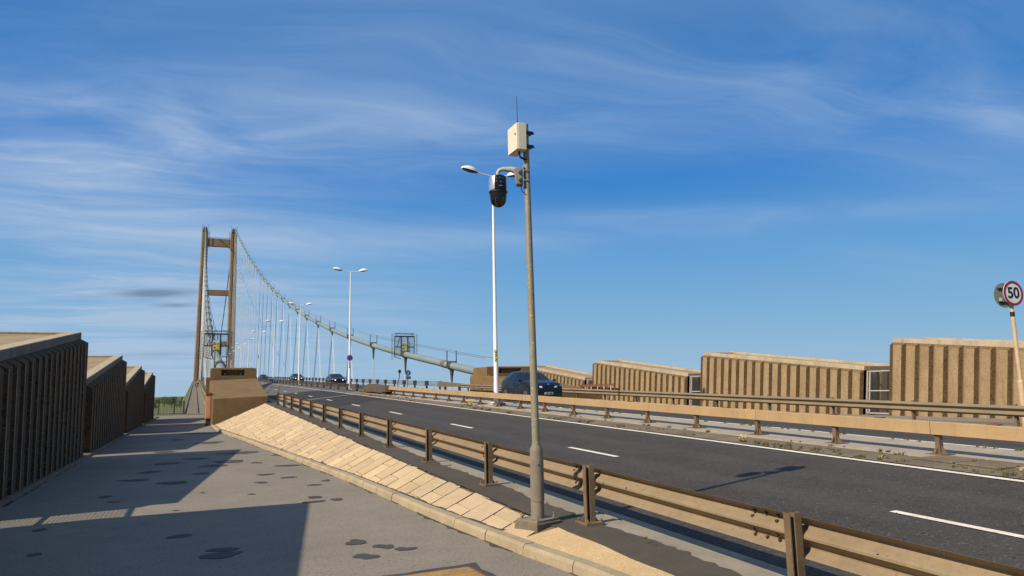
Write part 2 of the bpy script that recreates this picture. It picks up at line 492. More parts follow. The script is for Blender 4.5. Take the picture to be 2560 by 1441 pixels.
def link_mesh(name, mb, mats, parent=None, off=(0, 0, 0), smooth=False, bevel=0.0):
    me = bpy.data.meshes.new(name)
    ox, oy, oz = off
    me.from_pydata([(x - ox, y - oy, z - oz) for x, y, z in mb.v], [], mb.f)
    if not isinstance(mats, (list, tuple)):
        mats = [mats]
    for m_ in mats:
        me.materials.append(M[m_] if isinstance(m_, str) else m_)
    me.polygons.foreach_set('material_index', mb.mi)
    if any(t is not None for t in mb.tone):
        ca = me.color_attributes.new('tone', 'FLOAT_COLOR', 'CORNER')
        buf = []
        for p in me.polygons:
            t = mb.tone[p.index]
            t = (1, 1, 1) if t is None else t
            buf += [t[0], t[1], t[2], 1.0] * p.loop_total
        ca.data.foreach_set('color', buf)
    import bmesh
    bm = bmesh.new()
    bm.from_mesh(me)
    bmesh.ops.recalc_face_normals(bm, faces=bm.faces)
    bm.to_mesh(me)
    bm.free()
    if smooth:
        me.polygons.foreach_set('use_smooth', [True] * len(me.polygons))
        try:
            me.set_sharp_from_angle(angle=R(40))
        except Exception:
            pass
    o = bpy.data.objects.new(name, me)
    C.objects.link(o)
    if parent:
        o.parent = parent
    else:
        o.location = off
    if bevel:
        bv = o.modifiers.new('bevel', 'BEVEL')
        bv.width = bevel
        bv.segments = 2
        bv.limit_method = 'ANGLE'
    return o


def struct(name, mb, mats, kind='structure', **kw):
    o = link_mesh(name, mb, mats, **kw)
    o['kind'] = kind
    return o


class Thing:
    def __init__(s, name, label, cat, loc, group=None):
        s.o = bpy.data.objects.new(name, None)
        s.o.empty_display_size = .2
        C.objects.link(s.o)
        s.o.location = loc
        s.loc = tuple(loc)
        s.o['label'] = label
        s.o['category'] = cat
        if group:
            s.o['group'] = group

    def part(s, name, mb, mats, parent=None, label=None, **kw):
        o = link_mesh(name, mb, mats, parent or s.o, s.loc, **kw)
        if label:
            o['label'] = label
        return o


def copy_tree(o, parent=None):
    c = o.copy()
    C.objects.link(c)
    c.parent = parent
    for ch in list(o.children):
        copy_tree(ch, c)
    return c


def skin_obj_mesh(verts, edges, radii, mats=None, sub=1):
    me = bpy.data.meshes.new('tmp')
    me.from_pydata(verts, edges, [])
    ob = bpy.data.objects.new('tmp', me)
    C.objects.link(ob)
    md = ob.modifiers.new('s', 'SKIN')
    sv = me.skin_vertices[0].data
    for i, r_ in enumerate(radii):
        sv[i].radius = (r_, r_) if not isinstance(r_, tuple) else r_
        sv[i].use_root = (i == 0)
    if sub:
        sm = ob.modifiers.new('d', 'SUBSURF')
        sm.levels = sub
    dg = bpy.context.evaluated_depsgraph_get()
    out = bpy.data.meshes.new_from_object(ob.evaluated_get(dg))
    bpy.data.objects.remove(ob)
    return out


def text_mb(txt, size, origin, right, up, thick=0.004, mi=None, align='CENTER', offset=0.0, mb=None):
    cu_ = bpy.data.curves.new('t', 'FONT')
    cu_.body = txt
    cu_.size = size
    cu_.align_x = align
    cu_.align_y = 'CENTER'
    cu_.offset = offset
    cu_.extrude = thick / 2
    ob = bpy.data.objects.new('t', cu_)
    C.objects.link(ob)
    dg = bpy.context.evaluated_depsgraph_get()
    me = bpy.data.meshes.new_from_object(ob.evaluated_get(dg))
    bpy.data.objects.remove(ob)
    o_, r_, u_ = Vector(origin), Vector(right).normalized(), Vector(up).normalized()
    n_ = r_.cross(u_)
    mb = mb or MB()
    mb.add([tuple(o_ + r_ * v.co.x + u_ * v.co.y + n_ * v.co.z) for v in me.vertices], [tuple(p.vertices) for p in me.polygons], mi)
    bpy.data.meshes.remove(me)
    return mb


# ------------------------------------------------------------------ alignment of road and bridge
XC = 13.0                                  # centre line of the bridge
zc = lambda y: .20 + .0295 * y - 6e-6 * y * y
def zr(x, y):                              # carriageway surface
    a = abs(x - XC)
    return zc(y) - .10 - .026 * max(0, a - 2)
zver = lambda y: zc(y) - .235              # verge beside the near rail
zmed = lambda y: zc(y) - .055
KX = [(48.5, .93), (44, .98), (39.8, 1.06), (31, 1.73), (22, 2.36), (14.66, 2.89), (9.4, 3.10), (7.2, 3.27), (6.0, 3.41), (4, 3.47), (-12, 3.55)]
def kx(y):
    ys = [k[0] for k in KX][::-1]
    xs = [k[1] for k in KX][::-1]
    return float(np.interp(y, ys, xs))
def frange(a, b, st):
    n = max(1, int(round((b - a) / st)))
    return [a + (b - a) * i / n for i in range(n + 1)]
ROADY = frange(-30, 60, 2.5) + frange(70, 1310, 10)


def strip(mb, ys, fa, fb, nx=1, mi=None):
    """sheet between two edges fa(y)->(x,z), fb(y)->(x,z)"""
    for a, b in zip(ys[:-1], ys[1:]):
        A0, A1, B0, B1 = fa(a), fb(a), fa(b), fb(b)
        for k in range(nx):
            t0, t1 = k / nx, (k + 1) / nx
            L = lambda P, Q, t: (P[0] + (Q[0] - P[0]) * t, P[1] + (Q[1] - P[1]) * t)
            p, q, r_, s_ = L(A0, A1, t0), L(A0, A1, t1), L(B0, B1, t1), L(B0, B1, t0)
            mb.quad((p[0], a, p[1]), (q[0], a, q[1]), (r_[0], b, r_[1]), (s_[0], b, s_[1]), mi)
    return mb


# ------------------------------------------------------------------ terrain
mb = MB()
mb.quad((-9000, -6000, -12), (9000, -6000, -12), (9000, 12000, -12), (-9000, 12000, -12))
struct('ground', mb, 'meadow')
mb = MB()
mb.quad((26, 370, -11.9), (9000, 370, -11.9), (9000, 2600, -11.9), (26, 2600, -11.9))
struct('water', mb, 'water')
mb = MB()
mb.add([(-70, 470, -11.9), (-30, 440, -11.9), (3, 455, -11.9), (6, 560, -11.9), (-10, 600, -11.9), (-55, 540, -11.9)], [(0, 1, 2, 3, 4, 5)])
struct('water', mb, 'water')
mb = MB()
far = []
for i in range(61):
    x = -9000 + i * 300
    hh = 2 + 5 * math.sin(i * .7) + 3 * math.sin(i * 1.9 + 1)
    far.append((x, hh - 4))
for (xa, ha), (xb, hb) in zip(far[:-1], far[1:]):
    mb.quad((xa, 2590, -15), (xb, 2590, -15), (xb, 4500, hb), (xa, 4500, ha))
    mb.quad((xa, 4500, ha), (xb, 4500, hb), (xb, 9000, 0), (xa, 9000, 0))
struct('hills', mb, 'ground')
mb = MB()                                   # solid mass of the anchorage under the paths
mb.box(-9, 35, -60, 77.4, -12.5, -.16)
struct('anchorage', mb, 'block')

# ------------------------------------------------------------------ paths and roads
mb = MB()
ys = frange(-20, 48, 1.0)
strip(mb, ys, lambda y: (-3.3, 0.0), lambda y: (kx(y) + .02, 0.0), 4)
strip(mb, frange(48, 77.6, 2), lambda y: (-3.3, 0.0), lambda y: (1.0, 0.0), 4)
mb.quad((-6.4, -20, -.004), (-3.3, -20, -.004), (-3.3, 77.6, -.004), (-6.4, 77.6, -.004))
struct('footpath', mb, 'tarmac_path')
mb = MB()
mb.quad((24.55, -20, .30), (28.7, -20, .30), (28.7, 70, .30), (24.55, 70, .30))
mb.quad((28.7, -20, .296), (32, -20, .296), (32, 70, .296), (28.7, 70, .296))
mb.quad((24.55, -20, .30), (24.55, 70, .30), (24.55, 70, -.2), (24.55, -20, -.2))
struct('footpath', mb, 'tarmac_path')

mb = MB()
strip(mb, ROADY, lambda y: (4.98, zr(4.98, y)), lambda y: (11.2, zr(11.2, y)), 3)
struct('road', mb, 'asphalt')
mb = MB()
strip(mb, ROADY, lambda y: (14.75, zr(14.75, y)), lambda y: (21.05, zr(21.05, y)), 3)
struct('road', mb, 'asphalt')
# resurfaced skewed patches on the near carriageway
mb = MB()
sk = lambda x, y0: y0 + (x - 5) * 1.55
def skew_patch(mb, ya, yb, x0, x1, dz, mi=0):
    n = 8
    for i in range(n):
        for j in range(6):
            xs0, xs1 = x0 + (x1 - x0) * i / n, x0 + (x1 - x0) * (i + 1) / n
            def P(x, t):
                y = sk(x, ya) + (sk(x, yb) - sk(x, ya)) * t
                return (x, y, zr(x, y) + dz)
            mb.quad(P(xs0, j / 6), P(xs1, j / 6), P(xs1, (j + 1) / 6), P(xs0, (j + 1) / 6), mi)
skew_patch(mb, 35, 45.2, 5.0, 11.0, .004)
skew_patch(mb, 45.6, 60, 5.0, 10.9, .004)
struct('road', mb, 'asphalt_new')
mb = MB()
skew_patch(mb, 60.2, 200, 5.0, 10.95, .004)
struct('road', mb, 'asphalt_old')
mb = MB()                                     # joint across the carriageway
skew_patch(mb, 45.22, 45.58, 5.0, 11.0, .006)
struct('road_joint', mb, 'coping')

# markings
mb = MB()
def mark(mb, x0, x1, ya, yb, dz=.008, st=2.5):
    yy = frange(ya, yb, min(st, yb - ya))
    strip(mb, yy, lambda y: (x0, zr(x0, y) + dz), lambda y: (x1, zr(x1, y) + dz))
yy = 0.8
mark(mb, 10.92, 11.08, -20, 420)
mark(mb, 14.92, 15.06, -20, 300)
for k in range(-2, 45):                       # lane dashes of the near carriageway
    y0_ = 12.5 + k * 8.2
    mark(mb, 7.74, 7.86, y0_, y0_ + 2.0)
for k in range(-2, 45):
    y0_ = 10.3 + k * 8.4
    mark(mb, 17.42, 17.54, y0_, y0_ + 2.2)
struct('lane_marking', mb, 'paint_white')

# verge between the near rail and the paved slope, kerbs
mb = MB()
er = random.Random(31)
ej = {}
def edge_jit(y, k, a):
    key = (round(y, 3), k)
    if key not in ej:
        ej[key] = er.uniform(-a, a) + (er.uniform(0, a * 1.6) if er.random() < .12 else 0)
    return ej[key]
VY = frange(-20, 3, 1) + frange(3.11, 26, .11) + frange(26.3, 62, .6)
strip(mb, VY, lambda y: (3.85 + .02 * math.sin(y * 3.1) + .015 * math.sin(y * 7.7), zver(y)), lambda y: (4.43 + .03 * math.sin(y * 1.3) + .02 * math.sin(y * 3.1 + 1) + edge_jit(y, 0, .028), zver(y) + .004), 2)
struct('verge', mb, 'verge_tar')
mb = MB()
strip(mb, frange(-20, 62, 1), lambda y: (4.36, zver(y) - .004), lambda y: (4.74, zver(y) - .012))
strip(mb, frange(-20, 62, 1), lambda y: (4.74, zver(y) - .012), lambda y: (4.74, zver(y) - .08))
strip(mb, frange(-20, 62, 1), lambda y: (4.74, zver(y) - .08), lambda y: (4.79, zver(y) - .08))
strip(mb, frange(-20, 62, 1), lambda y: (4.79, zver(y) - .08), lambda y: (4.79, zver(y) - .02))
strip(mb, frange(-20, 62, 1), lambda y: (4.79, zver(y) - .02), lambda y: (4.98, zver(y) - .025))
strip(mb, frange(-20, 62, 1), lambda y: (4.98, zver(y) - .025), lambda y: (4.98, zr(4.98, y) - .05))
struct('kerb', mb, 'concrete')

# footpath kerb made of stones with joints
mb = MB()
y = -12.0
while y < 48:
    L = .915
    y2 = min(y + L, 48.4)
    g = .008
    ja, jb = random.uniform(-.006, .006), random.uniform(-.004, .006)
    for (a, b) in ((y + g, y2 - g),):
        x0, x1 = kx(a) + ja, kx(b) + ja
        h = .115 + jb
        prof = lambda x: [(x, -.05), (x + .012, h - .035), (x + .035, h), (x + .15, h + .004), (x + .15, -.05)]
        P0, P1 = prof(x0), prof(x1)
        n = 5
        v = [(p[0], a, p[1]) for p in P0] + [(p[0], b, p[1]) for p in P1]
        f = [(k, (k + 1) % n, n + (k + 1) % n, n + k) for k in range(n)] + [tuple(range(n)), tuple(range(n, 2 * n))[::-1]]
        mb.add(v, f)
    y = y2
struct('kerb', mb, 'kerb', smooth=False)

# dark grime and bitumen along the foot of the kerb
mb = MB()
y = -6.0
while y < 47:
    L = random.uniform(.25, 1.2)
    if random.random() < .8:
        yy = frange(y, y + L, .09)
        wdt = random.uniform(.02, .085)
        ph = random.random() * 9
        strip(mb, yy, lambda q: (kx(q) + .01, .004), lambda q: (kx(q) - .012 - wdt * math.sin(math.pi * (q - y) / L) * (.6 + .4 * math.sin(q * 17 + ph)), .004))
    y += L + random.uniform(0, .25)
struct('tarmac_patch', mb, 'bitumen')

# paved slope: individual slabs laid in courses between kerb and verge
mb = MB()
strip(mb, frange(7.3, 48.4, .5), lambda y: (kx(y) + .15, .098), lambda y: (3.87, zver(y) - .012))
struct('paved_slope', mb, 'joint')
mb = MB()
def slope_z(x, y):
    x0 = kx(y) + .15
    t = (x - x0) / max(.05, 3.86 - x0)
    return .110 + (zver(y) + .004 - .110) * t
course = .60
y = 7.75
row = 0
while y < 47.2:
    ya, yb = y + random.uniform(.012, .022), y + course - random.uniform(.012, .022)
    # the courses run a little askew to the road
    skx = -.62
    x = 3.86
    first = True
    L = .66
    start = (.33 if row % 2 else .66) + random.uniform(-.08, .08)
    while True:
        xl = x - (start if first else L)
        first = False
        def cl(xx, yy):
            return max(xx, kx(yy) + .16)
        Ya = lambda xx: ya + (3.86 - xx) * skx
        Yb = lambda xx: yb + (3.86 - xx) * skx
        xr = x - .028
        a, b = cl(xl, Ya(xl)), cl(xl, Yb(xl))
        if xr - min(a, b) > .03 and max(Yb(a), Yb(b), Yb(xr)) < 45.5:
            jag = random.uniform(-.025, .03) if x > 3.8 else 0
            dzj = random.uniform(0, .006)
            t = random.uniform(.84, 1.08)
            tn = (t, t * random.uniform(.97, 1.01), t * random.uniform(.93, 1.02))
            pts = [(a, Ya(a)), (xr + jag, Ya(xr)), (xr + jag, Yb(xr)), (b, Yb(b))]
            top = [(px, py, slope_z(px, py) + dzj) for px, py in pts]
            bot = [(px, py, pz - .03) for px, py, pz in top]
            mb.add(bot + top, [(4, 5, 6, 7), (0, 1, 5, 4), (1, 2, 6, 5), (2, 3, 7, 6), (3, 0, 4, 7)], None, tn)
        x = xl
        if x < kx(min(48, Ya(x))) + .2:
            break
    y += course
    row += 1
struct('paved_slope', mb, 'slab')
mb = MB()                                      # rendered slope nearest the camera
strip(mb, frange(-12, 7.5, .25), lambda y: (kx(y) + .14, .112), lambda y: (max(3.86, kx(y) + .3) + .015 * math.sin(y * 5), max(zver(y), .0) + .006), 2)
struct('paved_slope', mb, 'sandmortar')
mb = MB()                                      # dark crumbled edge lines
yy = frange(8, 45, .12)
rnd = [random.uniform(0, 1) for _ in range(2000)]
strip(mb, yy, lambda q: (kx(q) + .145, .122), lambda q: (kx(q) + .165 + .10 * rnd[int(q * 8.3) % 2000] ** 3, .126))
strip(mb, yy, lambda q: (3.88, zver(q) + .006), lambda q: (3.855 - .05 * rnd[int(q * 8.3 + 900) % 2000] ** 3, zver(q) + .0125))
struct('tarmac_patch', mb, 'bitumen')

# stepped edge at the foot of the left walls
mb = MB()
strip(mb, frange(-20, 72, 2), lambda y: (-2.86, 0.0), lambda y: (-2.88, .07))
strip(mb, frange(-20, 72, 2), lambda y: (-2.88, .07), lambda y: (-3.3, .085))
struct('kerb', mb, 'plinth')
mb = MB()
for i in range(170):
    yq = random.uniform(8, 70)
    l_, w_ = random.uniform(.08, .5), random.uniform(.02, .07)
    mb.quad((-2.86, yq, .004), (-2.86 + w_, yq + l_ * .3, .004), (-2.86 + w_ * .6, yq + l_ * .8, .004), (-2.86, yq + l_, .004))
struct('tarmac_patch', mb, 'bitumen')

# repaired spots in the footpath surface
mb = MB()
def spot(x, y, rx, ry, seed=0, z=.004):
    rnd_ = random.Random(int(x * 977 + y * 131 + seed))
    n = 40
    ph = [rnd_.uniform(0, 6.28) for _ in range(5)]
    am = [rnd_.uniform(.05, .22), rnd_.uniform(.04, .16), rnd_.uniform(.02, .10), .05, .04]
    k = [1 + sum(am[j] * math.sin((j + 2) * 2 * math.pi * i / n + ph[j]) for j in range(5)) + rnd_.uniform(-.05, .05) for i in range(n)]
    z += rnd_.randint(0, 9) * .0005
    pts = [(x + rx * k[i] * math.cos(2 * math.pi * i / n), y + ry * k[i] * math.sin(2 * math.pi * i / n), z) for i in range(n)]
    mb.add(pts, [tuple(range(n))])
for sx, sy, a, b in ((.33, 8.85, .21, .17), (.36, 9.15, .19, .09), (1.82, 8.78, .125, .14), (2.06, 8.39, .115, .12), (2.24, 8.14, .11, .09), (1.76, 7.99, .12, .14),
                     (-.11, 10.28, .14, .13), (1.95, 12.87, .13, .12), (1.86, 12.35, .19, .10), (2.24, 12.41, .10, .13), (-1.85, 11.75, .10, .09), (-1.6, 9.95, .07, .09),
                     (.2, 18.2, .20, .22), (-.35, 16.6, .3, .26), (.5, 20, .3, .3), (-.9, 19.3, .25, .2), (-1.1, 17.6, .3, .18), (-.6, 21.5, .28, .35), (.1, 22.6, .35, .3),
                     (1.35, 24.0, .6, .45), (.95, 21.0, .3, .5), (1.55, 20.2, .12, .2), (1.5, 17.1, .18, .15), (1.9, 16.2, .15, .14), (1.3, 15.6, .12, .14), (2.2, 18.9, .3, .22),
                     (-1.4, 15.0, .1, .15), (-1.2, 14.2, .1, .1), (.2, 14.6, .05, .06), (2.25, 27.5, .3, .5), (.6, 30.0, .5, .6), (-.6, 33, .3, .5), (-.8, 26, .4, .3), (.2, 38, .9, .7),
                     (-1.5, 41, .8, .5), (-.2, 12.6, .05, .05), (2.52, 15.2, .1, .12), (2.2, 14.6, .14, .10), (1.0, 13.9, .07, .08), (2.4, 22.3, .25, .3), (-2.5, 12.0, .12, .12)):
    spot(sx, sy, a, b)
struct('tarmac_patch', mb, 'bitumen')

# ochre access cover set in the footpath, ringed with bitumen
mb = MB()
ro = R(3)
def rp(x, y, z):
    cx_, cy_ = 2.1, 6.3
    return (cx_ + (x - cx_) * math.cos(ro) - (y - cy_) * math.sin(ro), cy_ + (x - cx_) * math.sin(ro) + (y - cy_) * math.cos(ro), z)
nn = 26
ring = []
for i in range(nn):
    t = i / nn * 4
    k, fr = int(t), t - int(t)
    cs = [(1.55, 5.5), (2.74, 5.5), (2.74, 7.10), (1.55, 7.10)]
    a, b = cs[k], cs[(k + 1) % 4]
    ring.append(rp(a[0] + (b[0] - a[0]) * fr + random.uniform(-.05, .05), a[1] + (b[1] - a[1]) * fr + random.uniform(-.03, .03), .004))
mb.add(ring, [tuple(range(nn))])
struct('tarmac_patch', mb, 'bitumen')
t = Thing('access_cover', 'square ochre painted access cover ringed with black tar in the footpath', 'access cover', (2.1, 6.3, 0))
mb = MB()
for i in range(5):
    for j in range(5):
        x0, x1 = 1.66 + i * .19, 1.66 + i * .19 + .182
        y0, y1 = 5.98 + j * .2, 5.98 + j * .2 + .192
        v = [rp(x, y, z) for z in (.0, .012) for x, y in ((x0, y0), (x1, y0), (x1, y1), (x0, y1))]
        mb.hexa(v)
t.part('cover_plate', mb, 'ochre')
mb = MB()
v = [rp(x, y, z) for z in (.0, .006) for x, y in ((1.63, 5.95), (2.64, 5.95), (2.64, 7.0), (1.63, 7.0))]
mb.hexa(v)
t.part('frame', mb, 'rust')

# median: weedy strip, slab and far kerb
mb = MB()
strip(mb, frange(-20, 60, 1), lambda y: (11.16 + .02 * math.sin(y * 2.9), zr(11.2, y) + .012), lambda y: (12.15 + .03 * math.sin(y * 1.7), zmed(y) - .006), 3)
struct('median_verge', mb, 'dirt')
mb = MB()
strip(mb, frange(-20, 60, 1), lambda y: (12.12, zmed(y) - .01), lambda y: (12.13, zmed(y)))
strip(mb, frange(-20, 60, 1), lambda y: (12.13, zmed(y)), lambda y: (14.55, zmed(y)), 2)
strip(mb, frange(-20, 60, 1), lambda y: (14.55, zmed(y)), lambda y: (14.58, zr(14.75, y) - .02))
strip(mb, frange(-20, 60, 1), lambda y: (14.58, zr(14.7, y) - .003), lambda y: (14.78, zr(14.75, y) - .003))
struct('median_slab', mb, 'median_conc')
mb = MB()
strip(mb, frange(60, 1310, 10), lambda y: (11.1, zc(y) - .075), lambda y: (14.9, zc(y) - .075), 2)
struct('median_slab', mb, 'asphalt_old')
# far verge, retaining face to the far footpath
mb = MB()
strip(mb, frange(-20, 62, 1), lambda y: (21.0, zver(y) - .06), lambda y: (21.02, zver(y) + .03))
strip(mb, frange(-20, 62, 1), lambda y: (21.02, zver(y) + .03), lambda y: (22.3, zver(y) + .03))
strip(mb, frange(-20, 62, 1), lambda y: (22.3, zver(y) + .03), lambda y: (24.4, .36))
strip(mb, frange(-20, 62, 1), lambda y: (24.4, .38), lambda y: (24.55, .38))
strip(mb, frange(-20, 62, 1), lambda y: (24.4, .36), lambda y: (24.4, .38))
strip(mb, frange(-20, 62, 1), lambda y: (24.55, .38), lambda y: (24.55, .29))
struct('verge', mb, 'dirt')

# bridge deck beyond the anchorage and its footways
mb = MB()
DY = frange(62, 82, 5) + frange(92, 1310, 14)
strip(mb, DY, lambda y: (4.98, zr(4.98, y) - .03), lambda y: (3.2, zc(y) - .25))
strip(mb, DY, lambda y: (3.2, zc(y) - .25), lambda y: (3.2, zc(y) - 4.5))
strip(mb, DY, lambda y: (21.05, zr(21.05, y) - .03), lambda y: (22.8, zc(y) - .25))
strip(mb, DY, lambda y: (22.8, zc(y) - .25), lambda y: (22.8, zc(y) - 4.5))
strip(mb, DY, lambda y: (3.2, zc(y) - 4.5), lambda y: (22.8, zc(y) - 4.5))
struct('bridge_deck', mb, 'asphalt_old')
zf = lambda y: zc(y) - 2.37
mb = MB()
FY = frange(77.6, 120, 4) + frange(130, 594, 12)
strip(mb, FY, lambda y: (-1.0, zf(y)), lambda y: (1.25, zf(y)), 2)
strip(mb, FY, lambda y: (-1.0, zf(y)), lambda y: (-1.0, zf(y) - .4))
strip(mb, FY, lambda y: (1.25, zf(y)), lambda y: (3.2, zf(y) - 1.0))
struct('footpath', mb, 'path_far')
mb = MB()
strip(mb, FY, lambda y: (24.75, zf(y)), lambda y: (27.0, zf(y)), 2)
strip(mb, FY, lambda y: (24.75, zf(y)), lambda y: (22.8, zf(y) - 1.0))
struct('footpath', mb, 'path_far')


# ------------------------------------------------------------------ ribbed concrete housings
def rib_wall(mb, ox, oy, u, n, L, z0, ztop, per=.655, dep=.2, gap=.20, arris=0.0):
    cnt = max(1, int(round(L / per)))
    per = L / cnt
    P = []
    for i in range(cnt):
        s0 = i * per
        P += [(s0 + .02, 0.0, 1), (s0 + .07, dep, 0)]
        if arris:
            P += [(s0 + .07 + arris, dep, 2)]
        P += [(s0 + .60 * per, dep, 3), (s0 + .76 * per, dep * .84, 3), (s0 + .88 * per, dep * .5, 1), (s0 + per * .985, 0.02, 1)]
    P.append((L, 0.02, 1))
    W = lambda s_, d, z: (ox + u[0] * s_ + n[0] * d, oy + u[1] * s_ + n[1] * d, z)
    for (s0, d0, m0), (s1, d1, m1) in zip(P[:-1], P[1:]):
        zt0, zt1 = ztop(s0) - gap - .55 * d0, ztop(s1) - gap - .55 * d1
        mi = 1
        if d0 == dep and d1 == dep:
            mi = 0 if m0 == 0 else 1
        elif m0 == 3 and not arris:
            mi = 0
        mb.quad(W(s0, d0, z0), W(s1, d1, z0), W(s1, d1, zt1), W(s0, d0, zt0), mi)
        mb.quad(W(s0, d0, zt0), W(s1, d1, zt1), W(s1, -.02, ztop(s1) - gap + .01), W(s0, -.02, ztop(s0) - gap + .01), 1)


TILT = .13
def lean(mb, zref, sel=None):
    mb.v = [(x, y + (zref - z) * TILT, z) for x, y, z in mb.v]
    return mb


def housing(label, side, yn, yf, z0, hn, hf, depth):
    """side -1: left of the footpath (faces +X); +1: right (faces -X)"""
    sx = -1 if side < 0 else 1
    xw = -3.14 if side < 0 else 28.6          # plane of the coping front
    n = (-sx, 0)
    xb = xw + sx * depth
    t = Thing('concrete_housing', label, 'concrete housing', (xw + sx * depth / 2, (yn + yf) / 2, z0), 'ribbed concrete housings with sloping tops')
    L = yf - yn
    zt = lambda s_: hn + (hf - hn) * s_ / L
    mb = MB()
    rib_wall(mb, xw, yn, (0, 1), n, L, z0 - .1, zt, arris=.07 if side < 0 else 0)
    rib_wall(mb, xw + sx * .12, yn, (sx, 0), (0, -1), depth - .12, z0 - .1, lambda s_: hn, dep=.16)
    # far end and back
    mb.quad((xw, yf, z0), (xb, yf, z0), (xb, yf, hf - .2), (xw, yf, hf - .2), 1)
    mb.quad((xb, yn, z0), (xb, yf, z0), (xb, yf, hf - .2), (xb, yn, hn - .2), 1)
    mb.quad((xw - sx * .2, yf, z0), (xw, yf, z0), (xw, yf, hf - .2), (xw - sx * .2, yf, hf - .31), 0)
    lean(mb, hf)
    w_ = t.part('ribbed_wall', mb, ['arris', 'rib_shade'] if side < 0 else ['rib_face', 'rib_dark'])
    mb = MB()
    cw = .34
    def slab(x0, x1, y0, y1, a, b):          # a, b: z offsets bottom/top against the sloping line
        z = lambda y: zt(y - yn)
        v = [(x, y, z(y) + o_) for o_ in (a, b) for x, y in ((x0, y0), (x1, y0), (x1, y1), (x0, y1))]
        mb.hexa(v)
    nseg = 4
    for i in range(nseg):                     # front coping in four lengths with joints
        a, b = yn + L * i / nseg + .006, yn + L * (i + 1) / nseg - .006
        slab(min(xw, xw + sx * cw), max(xw, xw + sx * cw), a, b, -.20, 0)
    slab(min(xb, xb - sx * cw), max(xb, xb - sx * cw), yn, yf, -.20, .05)
    slab(min(xw + sx * cw, xb - sx * cw), max(xw + sx * cw, xb - sx * cw), yf - .35, yf, -.20, -.002)
    slab(min(xw + sx * cw, xb - sx * cw), max(xw + sx * cw, xb - sx * cw), yn, yn + .3, -.20, -.002)
    if side < 0:                              # front edge facing the footpath, its shade painted in as darker streaked concrete
        lean(mb, hf)
        fo = t.part('coping', mb, 'coping', bevel=.012)
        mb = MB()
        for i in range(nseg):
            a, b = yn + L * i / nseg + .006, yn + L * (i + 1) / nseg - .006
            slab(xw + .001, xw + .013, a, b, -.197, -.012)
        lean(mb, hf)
        t.part('coping_front', mb, 'coping_shade', fo)
    else:
        lean(mb, hf)
        t.part('coping', mb, 'coping', bevel=.012)
    mb = MB()
    slab(min(xw + sx * cw, xb - sx * cw) , max(xw + sx * cw, xb - sx * cw), yn + .3, yf - .35, -.19, -.07)
    lean(mb, hf)
    t.part('roof', mb, 'roof')
    return t


LN = ['nearest ribbed concrete housing, casting the square shadow across the foreground footpath',
      'tallest looking dark ribbed housing left of the footpath, its roof cut by the photo edge',
      'second dark ribbed housing along the left of the footpath, behind the tallest one',
      'third dark ribbed housing along the left of the footpath, before the last one',
      'last and smallest dark ribbed housing on the left, next to the green railing']
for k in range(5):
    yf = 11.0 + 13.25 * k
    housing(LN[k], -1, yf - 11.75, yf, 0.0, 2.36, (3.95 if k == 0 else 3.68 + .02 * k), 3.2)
RN = ['sunlit ribbed housing at the right edge behind the speed limit sign',
      'wide sunlit ribbed housing left of the tall mesh gate on the right',
      'sunlit ribbed housing right of the red and white barrier boards',
      'low looking sunlit ribbed housing rising behind the dark blue car']
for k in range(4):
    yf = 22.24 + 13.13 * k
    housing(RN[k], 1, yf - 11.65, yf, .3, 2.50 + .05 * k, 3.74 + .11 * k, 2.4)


def mesh_gate(label, x, y0, y1, z0, z1):
    t = Thing('mesh_gate', label, 'gate', (x, (y0 + y1) / 2, z0), 'white mesh gates between the concrete housings')
    mb = MB()
    fr = .042
    for a, b in (((x, y0, z0 + .05), (x, y0, z1)), ((x, y1, z0 + .05), (x, y1, z1)), ((x, y1 - .14, z0 + .05), (x, y1 - .14, z1)),
                 ((x, y0, z1), (x, y1, z1)), ((x, y0, z0 + .08), (x, y1, z0 + .08)), ((x, y0, (z0 * .45 + z1 * .55)), (x, y1, (z0 * .45 + z1 * .55)))):
        mb.bar(a, b, fr, fr)
    lean(mb, 3.8)
    f = t.part('gate_frame', mb, 'white_metal')
    mb = MB()
    for i in range(1, 22):
        yq = y0 + (y1 - .14 - y0) * i / 22
        mb.bar((x, yq, z0 + .08), (x, yq, z1), .005, .005)
    for i in range(1, 40):
        zq = z0 + .08 + (z1 - z0 - .08) * i / 40
        mb.bar((x, y0, zq), (x, y1 - .14, zq), .005, .005)
    lean(mb, 3.8)
    t.part('wire_mesh', mb, 'mesh_grey')
    mb = MB()
    mb.box(x - .05, x + .05, y0 + .02, y0 + .14, z0 + 1.5, z0 + 1.62)
    lean(mb, 3.8)
    t.part('latch', mb, 'white_metal', bevel=.01)


mesh_gate('tall white framed mesh gate between the two nearest housings on the right', 28.75, 22.30, 23.66, .3, 2.30)
mesh_gate('white mesh gate partly hidden behind the guard rail in the middle right gap', 28.75, 35.45, 36.80, .3, 2.40)
mesh_gate('small white mesh gate behind the red and white barrier boards', 28.75, 48.55, 49.90, .3, 2.50)
for k in range(4):
    if k == 0:
        mesh_gate('mesh gate in the near left gap, seen by its thin shadow on the footpath', -3.35, 11.05, 12.45, 0, 2.0)


